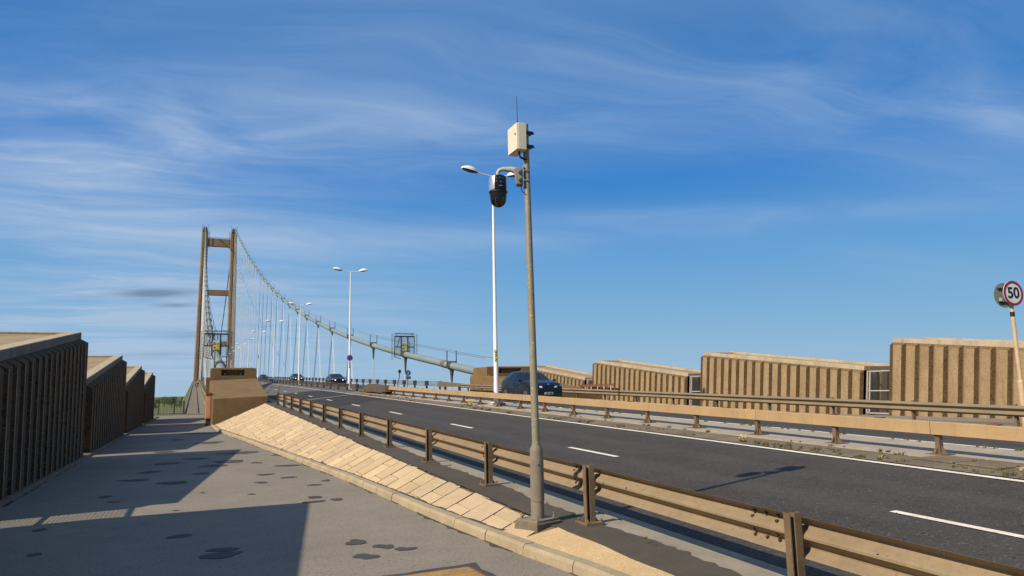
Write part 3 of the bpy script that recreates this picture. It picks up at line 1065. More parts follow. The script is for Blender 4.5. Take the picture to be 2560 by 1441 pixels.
# ------------------------------------------------------------------ blocks where the cables enter
def cable_block(label, mirror):
    fx_ = (lambda x: 26.1 - (x - .97) * 1.32) if mirror else (lambda x: x)
    t = Thing('anchor_block', label, 'concrete block', (fx_(2.5), 51, .2), 'sloping concrete cable blocks')
    x0, x1 = .97, 4.05
    yF, yB = (43.4 if mirror else 45.5), 59
    zb = .0
    def hx(mb, lo, hi, mi=None):
        mb.hexa([(fx_(x), y, z) for x, y, z in lo + hi], mi)
    mb = MB()
    hx(mb, [(x0, yF, zb), (x1, yF, zb), (x1, yB, zb), (x0, yB, zb)], [(x0, yF, 1.60), (x1, yF, 1.72), (x1, yF + .02, 1.73), (x0, yF + .02, 1.61)])
    hx(mb, [(x0, yF + .02, zb), (x1, yF + .02, zb), (x1, yB - .01, zb), (x0, yB - .01, zb)],
       [(x0 + .01, yF + .02, 1.605), (x1 - .01, yF + .02, 1.725), (x1 - .06, 54.6, 2.88), (x0 + .01, 54.6, 2.86)])
    mb2 = MB()
    # main body as one prism: front face, sloping face, flat back
    P = [(yF, zb), (yF, 1.62 if not mirror else 1.50), (54.7, 2.86), (yB, 2.86), (yB, zb)]
    n = len(P)
    v = [(fx_(x0), y, z) for y, z in P] + [(fx_(x1), y, z + (.10 if 0 < i < 4 else 0)) for i, (y, z) in enumerate(P)]
    mb2.add(v, [(k, (k + 1) % n, n + (k + 1) % n, n + k) for k in range(n)] + [tuple(range(n))[::-1], tuple(range(n, 2 * n))])
    t.part('body', mb2, 'block', bevel=.04)
    # cap with a recess in its front
    mb = MB()
    a0, a1, zc0, zc1 = .98, 4.02, 2.80, 3.76
    yc0, yc1 = 55.0, 58.2
    rx0, rx1, rz0, rz1 = 1.66, 3.22, 3.20, 3.60
    def cb(X0, X1, Y0, Y1, Z0, Z1):
        xa, xb = sorted((fx_(X0), fx_(X1)))
        mb.box(xa, xb, Y0, Y1, Z0, Z1)
    cb(a0, rx0, yc0, yc1, zc0, zc1 - .06)
    cb(rx1, a1, yc0, yc1, zc0, zc1 - .06)
    cb(rx0, rx1, yc0, yc1, zc0, rz0)
    cb(rx0, rx1, yc0, yc1, rz1, zc1 - .06)
    cb(rx0, rx1, yc0 + .30, yc1, rz0, rz1)
    mb.hexa([(fx_(x), y, z) for x, y, z in [(a0, yc0, zc1 - .06), (a1, yc0, zc1 - .06), (a1, yc1, zc1 - .06), (a0, yc1, zc1 - .06),
             (a0 + .05, yc0 + .06, zc1), (a1 - .22, yc0 + .06, zc1), (a1 - .22, yc1, zc1), (a0 + .05, yc1, zc1)]])
    cb(a0 - .06, a1 - .05, yc0 - .30, yc0 - .002, zc0 - .02, zc0 + .26)
    cp = t.part('cap', mb, 'block')
    for xx in (1.92, 2.95):
        mb = MB()
        mb.box(fx_(xx) - .08, fx_(xx) + .08, yc0 + .12, yc0 + .30, 3.22, 3.40)
        mb.disc((fx_(xx), yc0 + .115, 3.31), (0, -1, 0), .03, .01, 12, 1)
        t.part('floodlight', mb, ['dark_metal', 'headlamp'], cp)
    # narrower rear part that the cable runs into
    mb = MB()
    xa, xb = sorted((fx_(.75), fx_(3.6)))
    mb.box(xa, xb, 58.2, 60.4, .0, 3.15)
    t.part('cable_mouth', mb, 'block')
    return t


cable_block('sloping brown concrete block with two floodlights, at the top of the paved slope', False)
cable_block('sloping brown concrete block beyond the dark blue car, where the right cable ends', True)

t = Thing('utility_cabinet', 'tall narrow salmon pink cabinet fixed against the left concrete block', 'cabinet', (.75, 47.4, .3))
mb = MB()
mb.box(.62, .93, 47.1, 47.7, .42, 1.82)
t.part('body', mb, 'salmon', bevel=.02)
mb = MB()
mb.box(.60, .95, 47.06, 47.74, 1.82, 1.98)
t.part('lid', mb, 'rust', bevel=.02)
mb = MB()
mb.box(.66, .93, 47.15, 47.65, .0, .42)
t.part('plinth', mb, 'dark_metal')
mb = MB()
mb.box(.70, .88, 47.088, 47.1, .5, 1.75)
t.part('door', mb, 'salmon')

# ------------------------------------------------------------------ tower
TB = 600
t = Thing('bridge_tower', 'tall twin legged concrete bridge tower with three crossbeams', 'tower', (XC, TB, -14))
def leg_mb(sign):
    mb = MB()
    # octagonal-ish leg with a vertical groove, tapering to the top
    N = 12
    z0, z1 = -14, 130.5
    for i in range(N):
        za, zb = z0 + (z1 - z0) * i / N, z0 + (z1 - z0) * (i + 1) / N
        def ring(z):
            f = (z - z0) / (z1 - z0)
            wx_, wy_ = 3.35 - .95 * f, 3.2 - .8 * f
            cx_ = XC + sign * (11.7 - 1.05 * f)
            c = .7
            g = .5
            pts = [(-wx_ + c, -wy_), (-g, -wy_), (-g * .6, -wy_ + .5), (g * .6, -wy_ + .5), (g, -wy_), (wx_ - c, -wy_), (wx_, -wy_ + c), (wx_, -g), (wx_ - .5, -g * .6),
                   (wx_ - .5, g * .6), (wx_, g), (wx_, wy_ - c), (wx_ - c, wy_), (-wx_ + c, wy_), (-wx_, wy_ - c), (-wx_, -wy_ + c)]
            return [(cx_ + x, TB + y, z) for x, y in pts]
        A, B = ring(za), ring(zb)
        n = len(A)
        fs = [(k, (k + 1) % n, n + (k + 1) % n, n + k) for k in range(n)]
        if i == N - 1:
            fs.append(tuple(range(n, 2 * n)))
        mb.add(A + B, fs)
    return mb
legs = [t.part('tower_leg', leg_mb(s_), 'tower') for s_ in (-1, 1)]
for s_, lg in zip((-1, 1), legs):
    mb = MB()
    cx_ = XC + s_ * 10.65
    mb.hexa([(cx_ - 1.9, TB - 2.2, 130.6), (cx_ + 1.9, TB - 2.2, 130.6), (cx_ + 1.9, TB + 2.2, 130.6), (cx_ - 1.9, TB + 2.2, 130.6),
             (cx_ - 1.2, TB - 1.6, 134.4), (cx_ + 1.2, TB - 1.6, 134.4), (cx_ + 1.2, TB + 1.6, 134.4), (cx_ - 1.2, TB + 1.6, 134.4)])
    t.part('cable_saddle', mb, 'clamp', lg)
    mb = MB()
    for xx in (-2.2, -1.1, 0, 1.1, 2.2):
        mb.bar((cx_ + xx, TB - 2.6, 130.5), (cx_ + xx, TB - 2.6, 134.5 + .8 * abs(xx)), .18, .18)
    mb.bar((cx_ - 2.3, TB - 2.6, 133), (cx_ + 2.3, TB - 2.6, 133), .2, .2)
    mb.bar((cx_ - 2.3, TB - 2.6, 131.6), (cx_ + 2.3, TB - 2.6, 131.6), .2, .2)
    for q in range(12):
        mb.bar((cx_ - s_ * 2.45, TB - 2.7, 118 + q * 1.1), (cx_ - s_ * 3.6, TB - 2.7, 118 + q * 1.1), .16, .16)
    mb.bar((cx_ - s_ * 3.3, TB - 2.7, 117), (cx_ - s_ * 3.3, TB - 2.7, 131), .2, .2)
    t.part('access_ladder', mb, 'clamp', lg)
for za, zb in ((119.3, 125.4), (80.2, 84.4), (40.0, 44.0), (2.0, 9.0)):
    mb = MB()
    mb.box(XC - 8.8, XC + 8.8, TB - 1.9, TB + 1.9, za, zb)
    cbm = t.part('crossbeam', mb, 'tower')
    if za > 100:
        mb = MB()
        mb.bar((XC - 8.5, TB - 1.7, zb + .9), (XC + 8.5, TB - 1.7, zb + .9), .15, .15)
        mb.bar((XC - 8.5, TB - 1.7, zb + .45), (XC + 8.5, TB - 1.7, zb + .45), .15, .15)
        for i in range(18):
            mb.bar((XC - 8.5 + i, TB - 1.7, zb), (XC - 8.5 + i, TB - 1.7, zb + .9), .12, .12)
        t.part('handrail', mb, 'clamp', cbm)

# ------------------------------------------------------------------ cables
def zcab(y):
    z = -3.13e-7 * y ** 3 + 4.9267e-4 * y * y + .0437475 * y - .8744
    if y < 75:
        z -= (75 - y) * .012
    return z
def xcab(s_, y):
    return XC + s_ * (11.0 - .35 * max(0, min(1, (y - 60) / 540)))
CLY = [69.5 + 17.65 * k for k in range(30)]
def main_cable(s_, label):
    t = Thing('suspension_cable', label, 'bridge cable', (xcab(s_, 60), 60, 2.9))
    yy = frange(59.2, 90, 3) + frange(98, 592, 8) + [600]
    mb = MB()
    mb.tube([(xcab(s_, y), y, zcab(y) + (-1.2 if y == 600 else 0)) for y in yy], .375, 18)
    cb = t.part('cable', mb, 'cable', smooth=True)
    # rusty sleeve near the foot
    mb = MB()
    mb.tube([(xcab(s_, y), y, zcab(y)) for y in (71.0, 72.2)], .41, 16)
    t.part('sleeve', mb, 'plinth', cb, smooth=True)
    for side in (-.5, .5):
        mb = MB()
        mb.tube([(xcab(s_, y) + side, y, zcab(y) + 1.45) for y in frange(59, 592, 6)], .024, 5)
        t.part('hand_rope', mb, 'rope')
    for k, y in enumerate(CLY):
        z = zcab(y)
        sl = (zcab(y + .5) - zcab(y - .5))
        x = xcab(s_, y)
        mb = MB()
        L = .42
        mb.tube([(x, y - L, z - sl * L), (x, y + L, z + sl * L)], .47, 12)
        mb.hexa([(x - .10, y - .22, z - 1.0), (x + .10, y - .22, z - 1.0), (x + .10, y + .22, z - 1.0), (x - .10, y + .22, z - 1.0),
                 (x - .16, y - .3, z - .3), (x + .16, y - .3, z - .3), (x + .16, y + .3, z - .3), (x - .16, y + .3, z - .3)])
        c = t.part('clamp', mb, 'clamp')
        mb = MB()
        for side in (-.5, .5):
            mb.bar((x + side, y, z - .1), (x + side, y, z + 1.55), .085, .085)
        mb.bar((x - .5, y, z + .42), (x + .5, y, z + .42), .08, .08)
        t.part('stanchion', mb, 'clamp', c)
        # hangers
        zb = zc(y) - .9
        h = z - 1.0 - zb
        if h < .5:
            continue
        if y < 112:
            mb = MB()
            for q in (-.06, .06):
                mb.tube([(x + q, y, z - .9), (x + q, y, zb)], .045, 6)
            mb.tube([(x, y, z - 1.0), (x, y, z - 2.0 if h > 4 else z - .9 - h * .4)], [.16, .09], 8, 1)
            t.part('hanger', mb, ['hanger', 'clamp'])
        else:
            off = min(8.7, .42 * h)
            for q, dm in ((1, 'clamp'), (-1, 'hanger')):
                mb = MB()
                z2 = zc(y + q * off) - .9
                for e in (-.07, .07):
                    mb.tube([(x + e, y + q * .1, z - .9), (x + e, y + q * off, z2)], .034, 5)
                t.part('hanger', mb, dm if y < 330 else 'hanger')
    # main span beyond the tower
    mb = MB()
    mb.tube([(xcab(s_, 600), y, 132.8 - 112.0 * (1 - ((1310 - y) / 710) ** 2)) for y in frange(600, 1310, 35)], .40, 10)
    t.part('cable', mb, 'cable', smooth=True)
    return t
main_cable(-1, 'pale green main cable seen almost end on, rising from the left concrete block')
main_cable(1, 'pale green main cable sweeping down from the right tower leg across the sky')


def cage(s_, label):
    y = 87.6
    x = xcab(s_, y)
    z0, z1 = zcab(y) - .55, zcab(y) + 2.25
    t = Thing('climb_barrier', label, 'security barrier', (x, y, zcab(y)), 'spiked frames on the main cables')
    mb = MB()
    hw = 1.28
    for a, b, wd in (((x - hw, y, z1), (x + hw, y, z1), .16), ((x - hw, y, z0 + .2), (x - hw, y, z1), .08), ((x + hw, y, z0 + .2), (x + hw, y, z1), .08),
                     ((x - hw, y, z0 + 1.45), (x + hw, y, z0 + 1.45), .13), ((x - .42, y, z0 + .3), (x - .42, y, z1), .13), ((x + .42, y, z0), (x + .42, y, z1), .13),
                     ((x - hw, y, z0 + .2), (x - .42, y, z0 - .05), .07), ((x + hw, y, z0 + .2), (x + .42, y, z0 + .2), .08), ((x - .55, y, z1), (x - .95, y, z0 + 1.5), .07)):
        mb.bar(a, b, wd, wd)
    t.part('frame', mb, 'dark_metal')
    mb = MB()
    for i in range(1, 30):
        xx = x - hw + 2 * hw * i / 30
        mb.bar((xx, y, max(z0 + .2, z0 + .9 if abs(xx - x) < .42 else z0)), (xx, y, z1), .012, .012)
    for i in range(1, 30):
        zz = z0 + .3 + (z1 - z0 - .3) * i / 30
        for xa, xb in ((x - hw, x - .42), (x + .42, x + hw)) if zz < z0 + 1.0 else ((x - hw, x + hw),):
            mb.bar((xa, y, zz), (xb, y, zz), .012, .012)
    t.part('wire_mesh', mb, 'mesh_grey')
    mb = MB()
    mb.bar((x - hw, y, z1 + .32), (x + hw, y, z1 + .32), .035, .035)
    for q in (-1.0, 1.0):
        mb.bar((x + q, y, z1), (x + q, y, z1 + .34), .05, .05)
    rnd_ = random.Random(5)
    for i in range(26):
        xx = x - hw + 2 * hw * i / 25
        for q in (-1, 1):
            mb.bar((xx, y, z1 + .32), (xx + rnd_.uniform(-.08, .08), y + q * .1, z1 + .32 + .14), .018, .018)
            mb.bar((xx, y, z1 + .32), (xx + q * .05, y, z1 + .32 - .11), .018, .018)
    for sgn in (-1, 1):
        xx = x + sgn * (hw + .32)
        mb.bar((xx, y, z0 - .1), (xx, y, z1 + .35), .03, .03)
        for i in range(24):
            zz = z0 - .05 + (z1 - z0 + .3) * i / 23
            mb.bar((xx - .16, y, zz), (xx + .16, y, zz + rnd_.uniform(-.05, .05)), .018, .018)
    t.part('spikes', mb, 'dark_metal')
    # warning board: white and yellow halves, red band, small black marks
    mb = MB()
    sx, sz = x - .03, z0 + 1.55
    def rect(a, b, c, d, mi, dy=0):
        mb.box(sx + a, sx + b, y - .10 - dy, y - .08, sz + c, sz + d, mi)
    rect(-.36, .36, -.5, .5, 0)
    rect(-.36, .36, -.5, -.08, 1, .004)
    rect(.04, .36, -.08, .30, 1, .004)
    rect(-.31, .00, .02, .15, 2, .006)
    rect(-.25, -.02, .22, .30, 2, .006)
    rect(.12, .26, .05, .20, 3, .006)
    rect(-.26, -.06, -.36, -.22, 3, .006)
    rect(.10, .30, -.34, -.24, 0, .006)
    t.part('warning_board', mb, ['sign_white', 'sign_yellow', 'sign_red', 'sign_black'])
cage(-1, 'spiked wire frame with yellow warning board on the left cable, above the concrete block')
cage(1, 'spiked wire frame with yellow warning board on the right cable, against open sky')


# ------------------------------------------------------------------ street lamps
def make_lamp():
    t = Thing('street_lamp', 'white double armed street lamp nearest the camera, half hidden by the camera pole', 'street lamp', (0, 0, 0), 'double armed lamps along the median')
    mb = MB()
    mb.tube([(0, 0, .02), (0, 0, .9), (0, 0, 1.0), (0, 0, 5), (0, 0, 11.1)], [.118, .118, .108, .085, .045], 16)
    mb.box(-.24, .24, -.24, .24, 0, .03)
    for a, b in ((.18, .18), (-.18, .18), (.18, -.18), (-.18, -.18)):
        mb.cyl((a, b, .02), (a, b, .09), .02, n=8)
    t.part('pole', mb, 'lamp_white', smooth=True)
    for s_ in (-1, 1):
        mb = MB()
        mb.tube([(0, 0, 11.05), (s_ * .1, 0, 11.10), (s_ * .9, 0, 11.22)], [.035, .032, .028], 8)
        t.part('arm', mb, 'lamp_white', smooth=True)
        # lantern: domed shell over a dark lens
        mb, mg = MB(), MB()
        nL, nA = 12, 8
        x0, x1, zb = .80, 1.62, 11.20
        rows = []
        for i in range(nL + 1):
            f = i / nL
            x = x0 + (x1 - x0) * f
            wd = .17 * math.sin(math.pi * min(1, .10 + .90 * f * .97 + .0)) ** .55 if f > .0 else .06
            wd = max(.03, .165 * (1 - abs((f - .58) / .62) ** 2.6))
            ht = .06 + .17 * math.sin(math.pi * (.12 + .80 * f)) ** 1.2
            rows.append([(s_ * x, wd * math.cos(math.pi * k / nA), zb + .14 * f + ht * math.sin(math.pi * k / nA)) for k in range(nA + 1)])
        n = nA + 1
        v = [p for r_ in rows for p in r_]
        f_ = [(i * n + k, i * n + k + 1, (i + 1) * n + k + 1, (i + 1) * n + k) for i in range(nL) for k in range(nA)]
        mb.add(v, f_ + [tuple(range(n)), tuple(nL * n + k for k in range(n))])
        mb.cyl((s_ * 1.02, 0, 11.36), (s_ * 1.02, 0, 11.46), .025, n=8)
        ln = t.part('lantern', mb, 'lamp_white', smooth=True)
        lo = []
        for i in range(nL + 1):
            f = i / nL
            a, b = rows[i][0], rows[i][-1]
            dp = .075 * math.sin(math.pi * (.08 + .88 * f)) ** .7
            lo.append([(a[0], a[1] * .97, a[2] - .004), (a[0], a[1] * .6, a[2] - dp), (a[0], b[1] * .6, a[2] - dp), (a[0], b[1] * .97, a[2] - .004)])
        v = [p for r_ in lo for p in r_]
        mg.add(v, [(i * 4 + k, i * 4 + k + 1, i * 4 + 5 + k, i * 4 + 4 + k) for i in range(nL) for k in range(3)])
        t.part('lens', mg, 'lamp_glass', ln, smooth=True)
    return t
lamp0 = make_lamp()
LL = ['white double armed street lamp nearest the camera, half hidden by the camera pole',
      'white double armed street lamp with a round dark sign on its pole',
      'third white double armed lamp along the median, left of the one with a round sign',
      'white double armed street lamp, fourth along the median, standing by the small dark cars',
      'white double armed street lamp, fifth along the median',
      'white double armed street lamp, sixth along the median, close right of the tower',
      'white double armed street lamp, seventh along the median, in front of the right tower leg']
LAMP_X, lampY = 13.1, [31.5 + 35.6 * k for k in range(15)]
for k, y in enumerate(lampY):
    o = lamp0.o if k == 0 else copy_tree(lamp0.o)
    o.location = (LAMP_X, y, zmed(y) + (.12 if k == 0 else 0) + (.0 if k < 2 else -.02))
    o['label'] = LL[k] if k < len(LL) else 'tiny white street lamp far along the bridge, merging with the tower and hangers'
mb = MB()
mb.hexa([(12.72, 31.1, zmed(31) - .05), (13.48, 31.1, zmed(31) - .05), (13.48, 31.9, zmed(31) - .05), (12.72, 31.9, zmed(31) - .05),
         (12.8, 31.15, zmed(31.5) + .12), (13.4, 31.15, zmed(31.5) + .12), (13.4, 31.85, zmed(31.5) + .12), (12.8, 31.85, zmed(31.5) + .12)])
o = link_mesh('lamp_plinth', mb, 'concrete', off=(13.1, 31.5, zmed(31.5)))
o['label'] = 'low concrete plinth under the nearest street lamp'
o['category'] = 'plinth'


def sticker(lamp_i, z0, chars, label):
    y = lampY[lamp_i]
    zb = zmed(y)
    r_ = .103
    t = Thing('number_label', label, 'label', (LAMP_X, y, zb + z0), 'yellow labels on the lamp poles')
    # curved yellow strip on the pole, facing the camera side
    n0 = Vector((-LAMP_X, -y, 0)).normalized()
    a0 = math.atan2(n0.y, n0.x)
    mb = MB()
    H = .20 * len(chars)
    for i in range(6):
        a, b = a0 - .55 + i * 1.1 / 6, a0 - .55 + (i + 1) * 1.1 / 6
        rr_ = r_ + .004
        mb.quad((LAMP_X + rr_ * math.cos(a), y + rr_ * math.sin(a), zb + z0), (LAMP_X + rr_ * math.cos(b), y + rr_ * math.sin(b), zb + z0),
                (LAMP_X + rr_ * math.cos(b), y + rr_ * math.sin(b), zb + z0 + H), (LAMP_X + rr_ * math.cos(a), y + rr_ * math.sin(a), zb + z0 + H))
    t.part('backing', mb, 'sign_yellow')
    mb = MB()
    rt = Vector((-n0.y, n0.x, 0))
    for i, c in enumerate(chars):
        text_mb(c, .19, Vector((LAMP_X, y, zb + z0 + H - .1 - .2 * i)) + n0 * (r_ + .008), rt, (0, 0, 1), .004, mb=mb, offset=.006)
    t.part('lettering', mb, 'sign_black')
sticker(0, 2.02, 'U77', 'yellow label with three black characters on the nearest lamp pole')
sticker(1, 2.0, 'U76', 'small yellow label with dark characters under the round sign')
t = Thing('round_sign', 'small round dark red and blue no stopping sign on the second lamp pole', 'road sign', (LAMP_X, lampY[1], zmed(lampY[1]) + 2.9))
yS = lampY[1] - .15
mb = MB()
cS = (LAMP_X, yS, zmed(lampY[1]) + 2.95)
mb.disc(cS, (0, -1, 0), .27, .02, 24)
t.part('plate', mb, 'sign_grey')
mb = MB()
mb.disc((cS[0], yS - .012, cS[2]), (0, -1, 0), .27, .008, 24, rin=.20)
for q in (-1, 1):
    mb.bar((cS[0] - .15, yS - .014, cS[2] - q * .15), (cS[0] + .15, yS - .014, cS[2] + q * .15), .01, .05)
t.part('red_cross', mb, 'sign_red')
mb = MB()
mb.disc((cS[0], yS - .011, cS[2]), (0, -1, 0), .20, .006, 24)
t.part('blue_field', mb, 'sign_blue')
mb = MB()
mb.box(LAMP_X - .03, LAMP_X + .03, yS, lampY[1] - .085, cS[2] - .03, cS[2] + .03)
t.part('bracket', mb, 'dark_metal')


# ------------------------------------------------------------------ guard rails
WP = [(.058, .155), (.040, .142), (-.020, .120), (-.040, .098), (-.040, .075), (-.015, .050), (.030, .030), (.052, .010), (.052, -.010), (.034, -.026), (-.015, -.050), (-.040, -.075), (-.040, -.098), (-.020, -.120), (.040, -.142), (.058, -.155)]
def wprofile(flip):
    f = -1 if flip else 1
    # +x of the profile = towards the post side
    out = [(-f * x, z) for x, z in WP]
    inn = [(-f * x + f * .005, z) for x, z in WP][::-1]
    return out + inn


def w_rail(label, X, ya, yb, sp, ztop, flip, mats, bolts=True, group=None, beam_drop=.19, posth=.66, lap=.42):
    """corrugated beam rail; flip=False: beam on the +X side of its posts"""
    f = -1 if flip else 1
    t = Thing('guard_rail', label, 'guard rail', (X, (ya + yb) / 2, ztop((ya + yb) / 2) - posth), group)
    pys = frange(ya, yb, sp)
    bx = X + f * .125
    prof = wprofile(flip)
    for i, y in enumerate(pys):
        zt = ztop(y)
        zb = zt - posth
        mb = MB()
        # channel post: web and two flanges
        mb.box(X - .060, X - .049, y - .030, y + .035, zb, zt)
        mb.box(X - .049, X - .008, y + .028, y + .035, zb, zt)
        mb.box(X - .008, X - .001, y - .022, y + .035, zb, zt)
        mb.box(X - .008, X + .060, y - .030, y - .022, zb, zt)
        mb.box(X + .053, X + .060, y - .022, y + .02, zb, zt)
        if bolts:
            mb.box(X - .12, X + .12, y - .14, y + .14, zb - .01, zb + .015)
            for q in (-1, 1):
                mb.add([(X + q * .06, y + .028, zb + .015), (X + q * .118, y + .028, zb + .015), (X + q * .06, y + .028, zb + .09),
                        (X + q * .06, y + .02, zb + .015), (X + q * .118, y + .02, zb + .015), (X + q * .06, y + .02, zb + .09)],
                       [(0, 1, 2), (5, 4, 3), (0, 3, 4, 1), (1, 4, 5, 2), (2, 5, 3, 0)])
                for e in (-1, 1):
                    mb.cyl((X + q * .09, y + e * .105, zb), (X + q * .09, y + e * .105, zb + .055), .013, n=6)
            # support bracket behind the beam
            mb.bar((X + f * .06, y + .03, zt - .06), (X + f * .12, y + .09, zt - .10), .05, .008)
            mb.bar((X + f * .06, y + .03, zt - .24), (X + f * .12, y + .09, zt - .28), .05, .008)
        else:
            mb.box(X - .09, X + .09, y - .1, y + .1, zb - .01, zb + .012)
        t.part('post', mb, mats[1])
    edges = [pys[0] - sp * .45] + [y + lap for y in pys[:-1]][1:] + [pys[-1] + lap - .0] + [pys[-1] + sp * .45]
    for i, (a, b) in enumerate(zip(edges[:-1], edges[1:])):
        mb = MB()
        zz = lambda y: ztop(y) - beam_drop
        o_ = .006 if i % 2 else 0
        mb.sweep_y(prof, frange(a, b + (.16 if i < len(edges) - 2 else 0), 1.1), lambda x, z, y: (bx + x + f * o_, y, zz(y) + z))
        mb.cur = 1
        if bolts and i < len(edges) - 2:
            for dy_ in (-.06, .08, .22):
                for pz, px in ((.098, -.040), (.055, -.02), (-.098, -.040), (-.055, -.02)):
                    if dy_ == .08 and abs(pz) < .06:
                        continue
                    xx = bx - f * px
                    mb.cyl((xx - f * .002, b + dy_ - .05, zz(b) + pz), (xx - f * .026, b + dy_ - .05, zz(b) + pz), .013, n=6)
            for dy_, pz in ((-.62, .0), (-1.1, .012)):
                mb.cyl((bx - f * .036, b + dy_, zz(b + dy_) + pz), (bx - f * .047, b + dy_, zz(b + dy_) + pz), .012, n=8)
        t.part('rail_beam', mb, [mats[0], 'bolt'], smooth=True)
    return t


w_rail('brown corrugated guard rail running from the foreground beside the near carriageway', 4.3, 1.2, 43.2 - .8, 3.2, lambda y: zver(y) + .67, False, ['rail', 'rail_post'])
w_rail('corrugated guard rail along the far side of the carriageway, before the sunlit housings', 21.5, 6.6, 58.0, 3.2, lambda y: zver(y) + .72, True, ['rail_far', 'rail_post'], bolts=False, posth=.70, lap=.2)
t = Thing('rail_end_panel', 'flat dark steel panel ending the far guard rail below the cable', 'barrier end', (21.6, 63, zc(63)))
mb = MB()
P = [(59.2, .30, .58), (66.5, .24, .74)]
mb.hexa([(21.45, 59.3, zc(59.3) + .22), (21.75, 59.3, zc(59.3) + .22), (21.75, 66.4, zc(66.4) + .10), (21.45, 66.4, zc(66.4) + .10),
         (21.45, 59.3, zc(59.3) + .46), (21.75, 59.3, zc(59.3) + .46), (21.75, 66.4, zc(66.4) + .62), (21.45, 66.4, zc(66.4) + .62)])
t.part('panel', mb, 'rail_post')
mb = MB()
for y in (60.5, 64.5):
    mb.box(21.5, 21.7, y - .12, y + .12, zc(y) - .25, zc(y) + .3)
t.part('support', mb, 'dark_rail')

# box beam on the median
t = Thing('box_beam_barrier', 'tan box beam safety barrier on stubby posts along the median slab', 'safety barrier', (12.7, 27, zmed(27)))
MBX = 12.72
zbt = lambda y: zmed(y) + .60
pys = [9.15 - 2.35 * 3 + 2.35 * k for k in range(22)]
pys = [y for y in pys if y < 50]
for y in pys:
    zb = zmed(y)
    mb = MB()
    mb.box(MBX - .05, MBX + .05, y - .045, y + .045, zb, zbt(y) - .22)
    for q in (-1, 1):
        for a in ((q, 0), (0, q)):
            nx_, ny_ = a
            x_, y_ = MBX + nx_ * .05, y + ny_ * .045
            wv = Vector((-ny_, nx_, 0)) * .01
            for sg in (1,):
                A = Vector((x_, y_, zb + .012))
                B = A + Vector((nx_, ny_, 0)) * .11
                Cc = A + Vector((0, 0, .15))
                mb.add([A - wv, B - wv, Cc - wv, A + wv, B + wv, Cc + wv], [(0, 1, 2), (5, 4, 3), (0, 3, 4, 1), (1, 4, 5, 2), (2, 5, 3, 0)])
    mb.box(MBX - .19, MBX + .19, y - .17, y + .17, zb, zb + .014)
    t.part('post', mb, 'rail_post')
ed = frange(pys[0] - 2, pys[-1] + 1.2, 4.7)
for a, b in zip(ed[:-1], ed[1:]):
    mb = MB()
    zz = zbt
    prof = [(-.10, -.235), (-.10, -.012), (-.088, 0), (.088, 0), (.10, -.012), (.10, -.235)]
    mb.sweep_y(prof, frange(a + .006, b - .006, 1.2), lambda x, z, y: (MBX + x, y, zz(y) + z))
    bm_ = t.part('box_beam', mb, 'boxbeam')
    mb = MB()
    for q in (.25, .5, .75):
        yq = a + (b - a) * q
        mb.box(MBX - .06, MBX + .05, yq - .10, yq + .10, zz(yq) + .001, zz(yq) + .012 + .01 * random.random())
    t.part('splice_plate', mb, 'rust', bm_)
t = Thing('barrier_terminal', 'dark sloped concrete end ramp where the tan median barrier stops', 'barrier end', (12.72, 53, zmed(53)))
mb = MB()
mb.hexa([(12.3, 50.2, zmed(50.2) + .2), (13.1, 50.2, zmed(50.2) + .2), (13.2, 58.8, zmed(58.8)), (12.2, 58.8, zmed(58.8)),
         (12.35, 50.4, zmed(50.4) + .62), (13.05, 50.4, zmed(50.4) + .62), (13.05, 56.0, zmed(56) + .70), (12.35, 56.0, zmed(56) + .70)])
t.part('ramp', mb, 'terminal', bevel=.04)
mb = MB()
mb.box(12.45, 12.95, 50.6, 51.6, zmed(51) - .05, zmed(51) + .3)
t.part('footing', mb, 'dark_rail')


def bridge_barrier(label, X, ya, yb, sp, zb, h, box, mats, nr=4):
    t = Thing('bridge_barrier', label, 'safety barrier', (X, (ya + yb) / 2, zb((ya + yb) / 2)))
    for y in frange(ya, yb, sp)[:98]:
        z = zb(y)
        mb = MB()
        if box:
            mb.box(X - .16, X + .16, y - .20, y + .20, z + .28, z + h + .05)
            mb.box(X - .08, X + .08, y - .07, y + .07, z - .1, z + .28)
        else:
            mb.hexa([(X - .07, y - .07, z), (X + .07, y - .07, z), (X + .07, y + .07, z), (X - .07, y + .07, z),
                     (X - .14, y - .15, z + h), (X + .14, y - .15, z + h), (X + .14, y + .15, z + h), (X - .14, y + .15, z + h)])
        t.part('post', mb, mats[0])
    yy = frange(ya - 1, yb, 8)
    for i in range(nr):
        zo = h * (.38 + .60 * i / (nr - 1))
        mb = MB()
        mb.tube([(X - .17, y, zb(y) + zo) for y in yy], .032, 6)
        t.part('wire_rail', mb, mats[1])
    return t
bridge_barrier('dark four rail barrier along the median beyond the second street lamp', 12.55, 60.9, 470, 4.3, lambda y: zc(y) - .06, .62, False, ['dark_rail', 'dark_rail'])
bridge_barrier('four rail barrier with stout dark box posts along the far bridge edge', 21.9, 67, 470, 4.4, lambda y: zc(y) - .1, .68, True, ['dark_metal', 'dark_rail'])
bridge_barrier('dark barrier along the near edge of the bridge, hidden behind the left block', 4.1, 62, 470, 4.4, lambda y: zc(y) - .24, .68, True, ['dark_rail', 'dark_rail'])

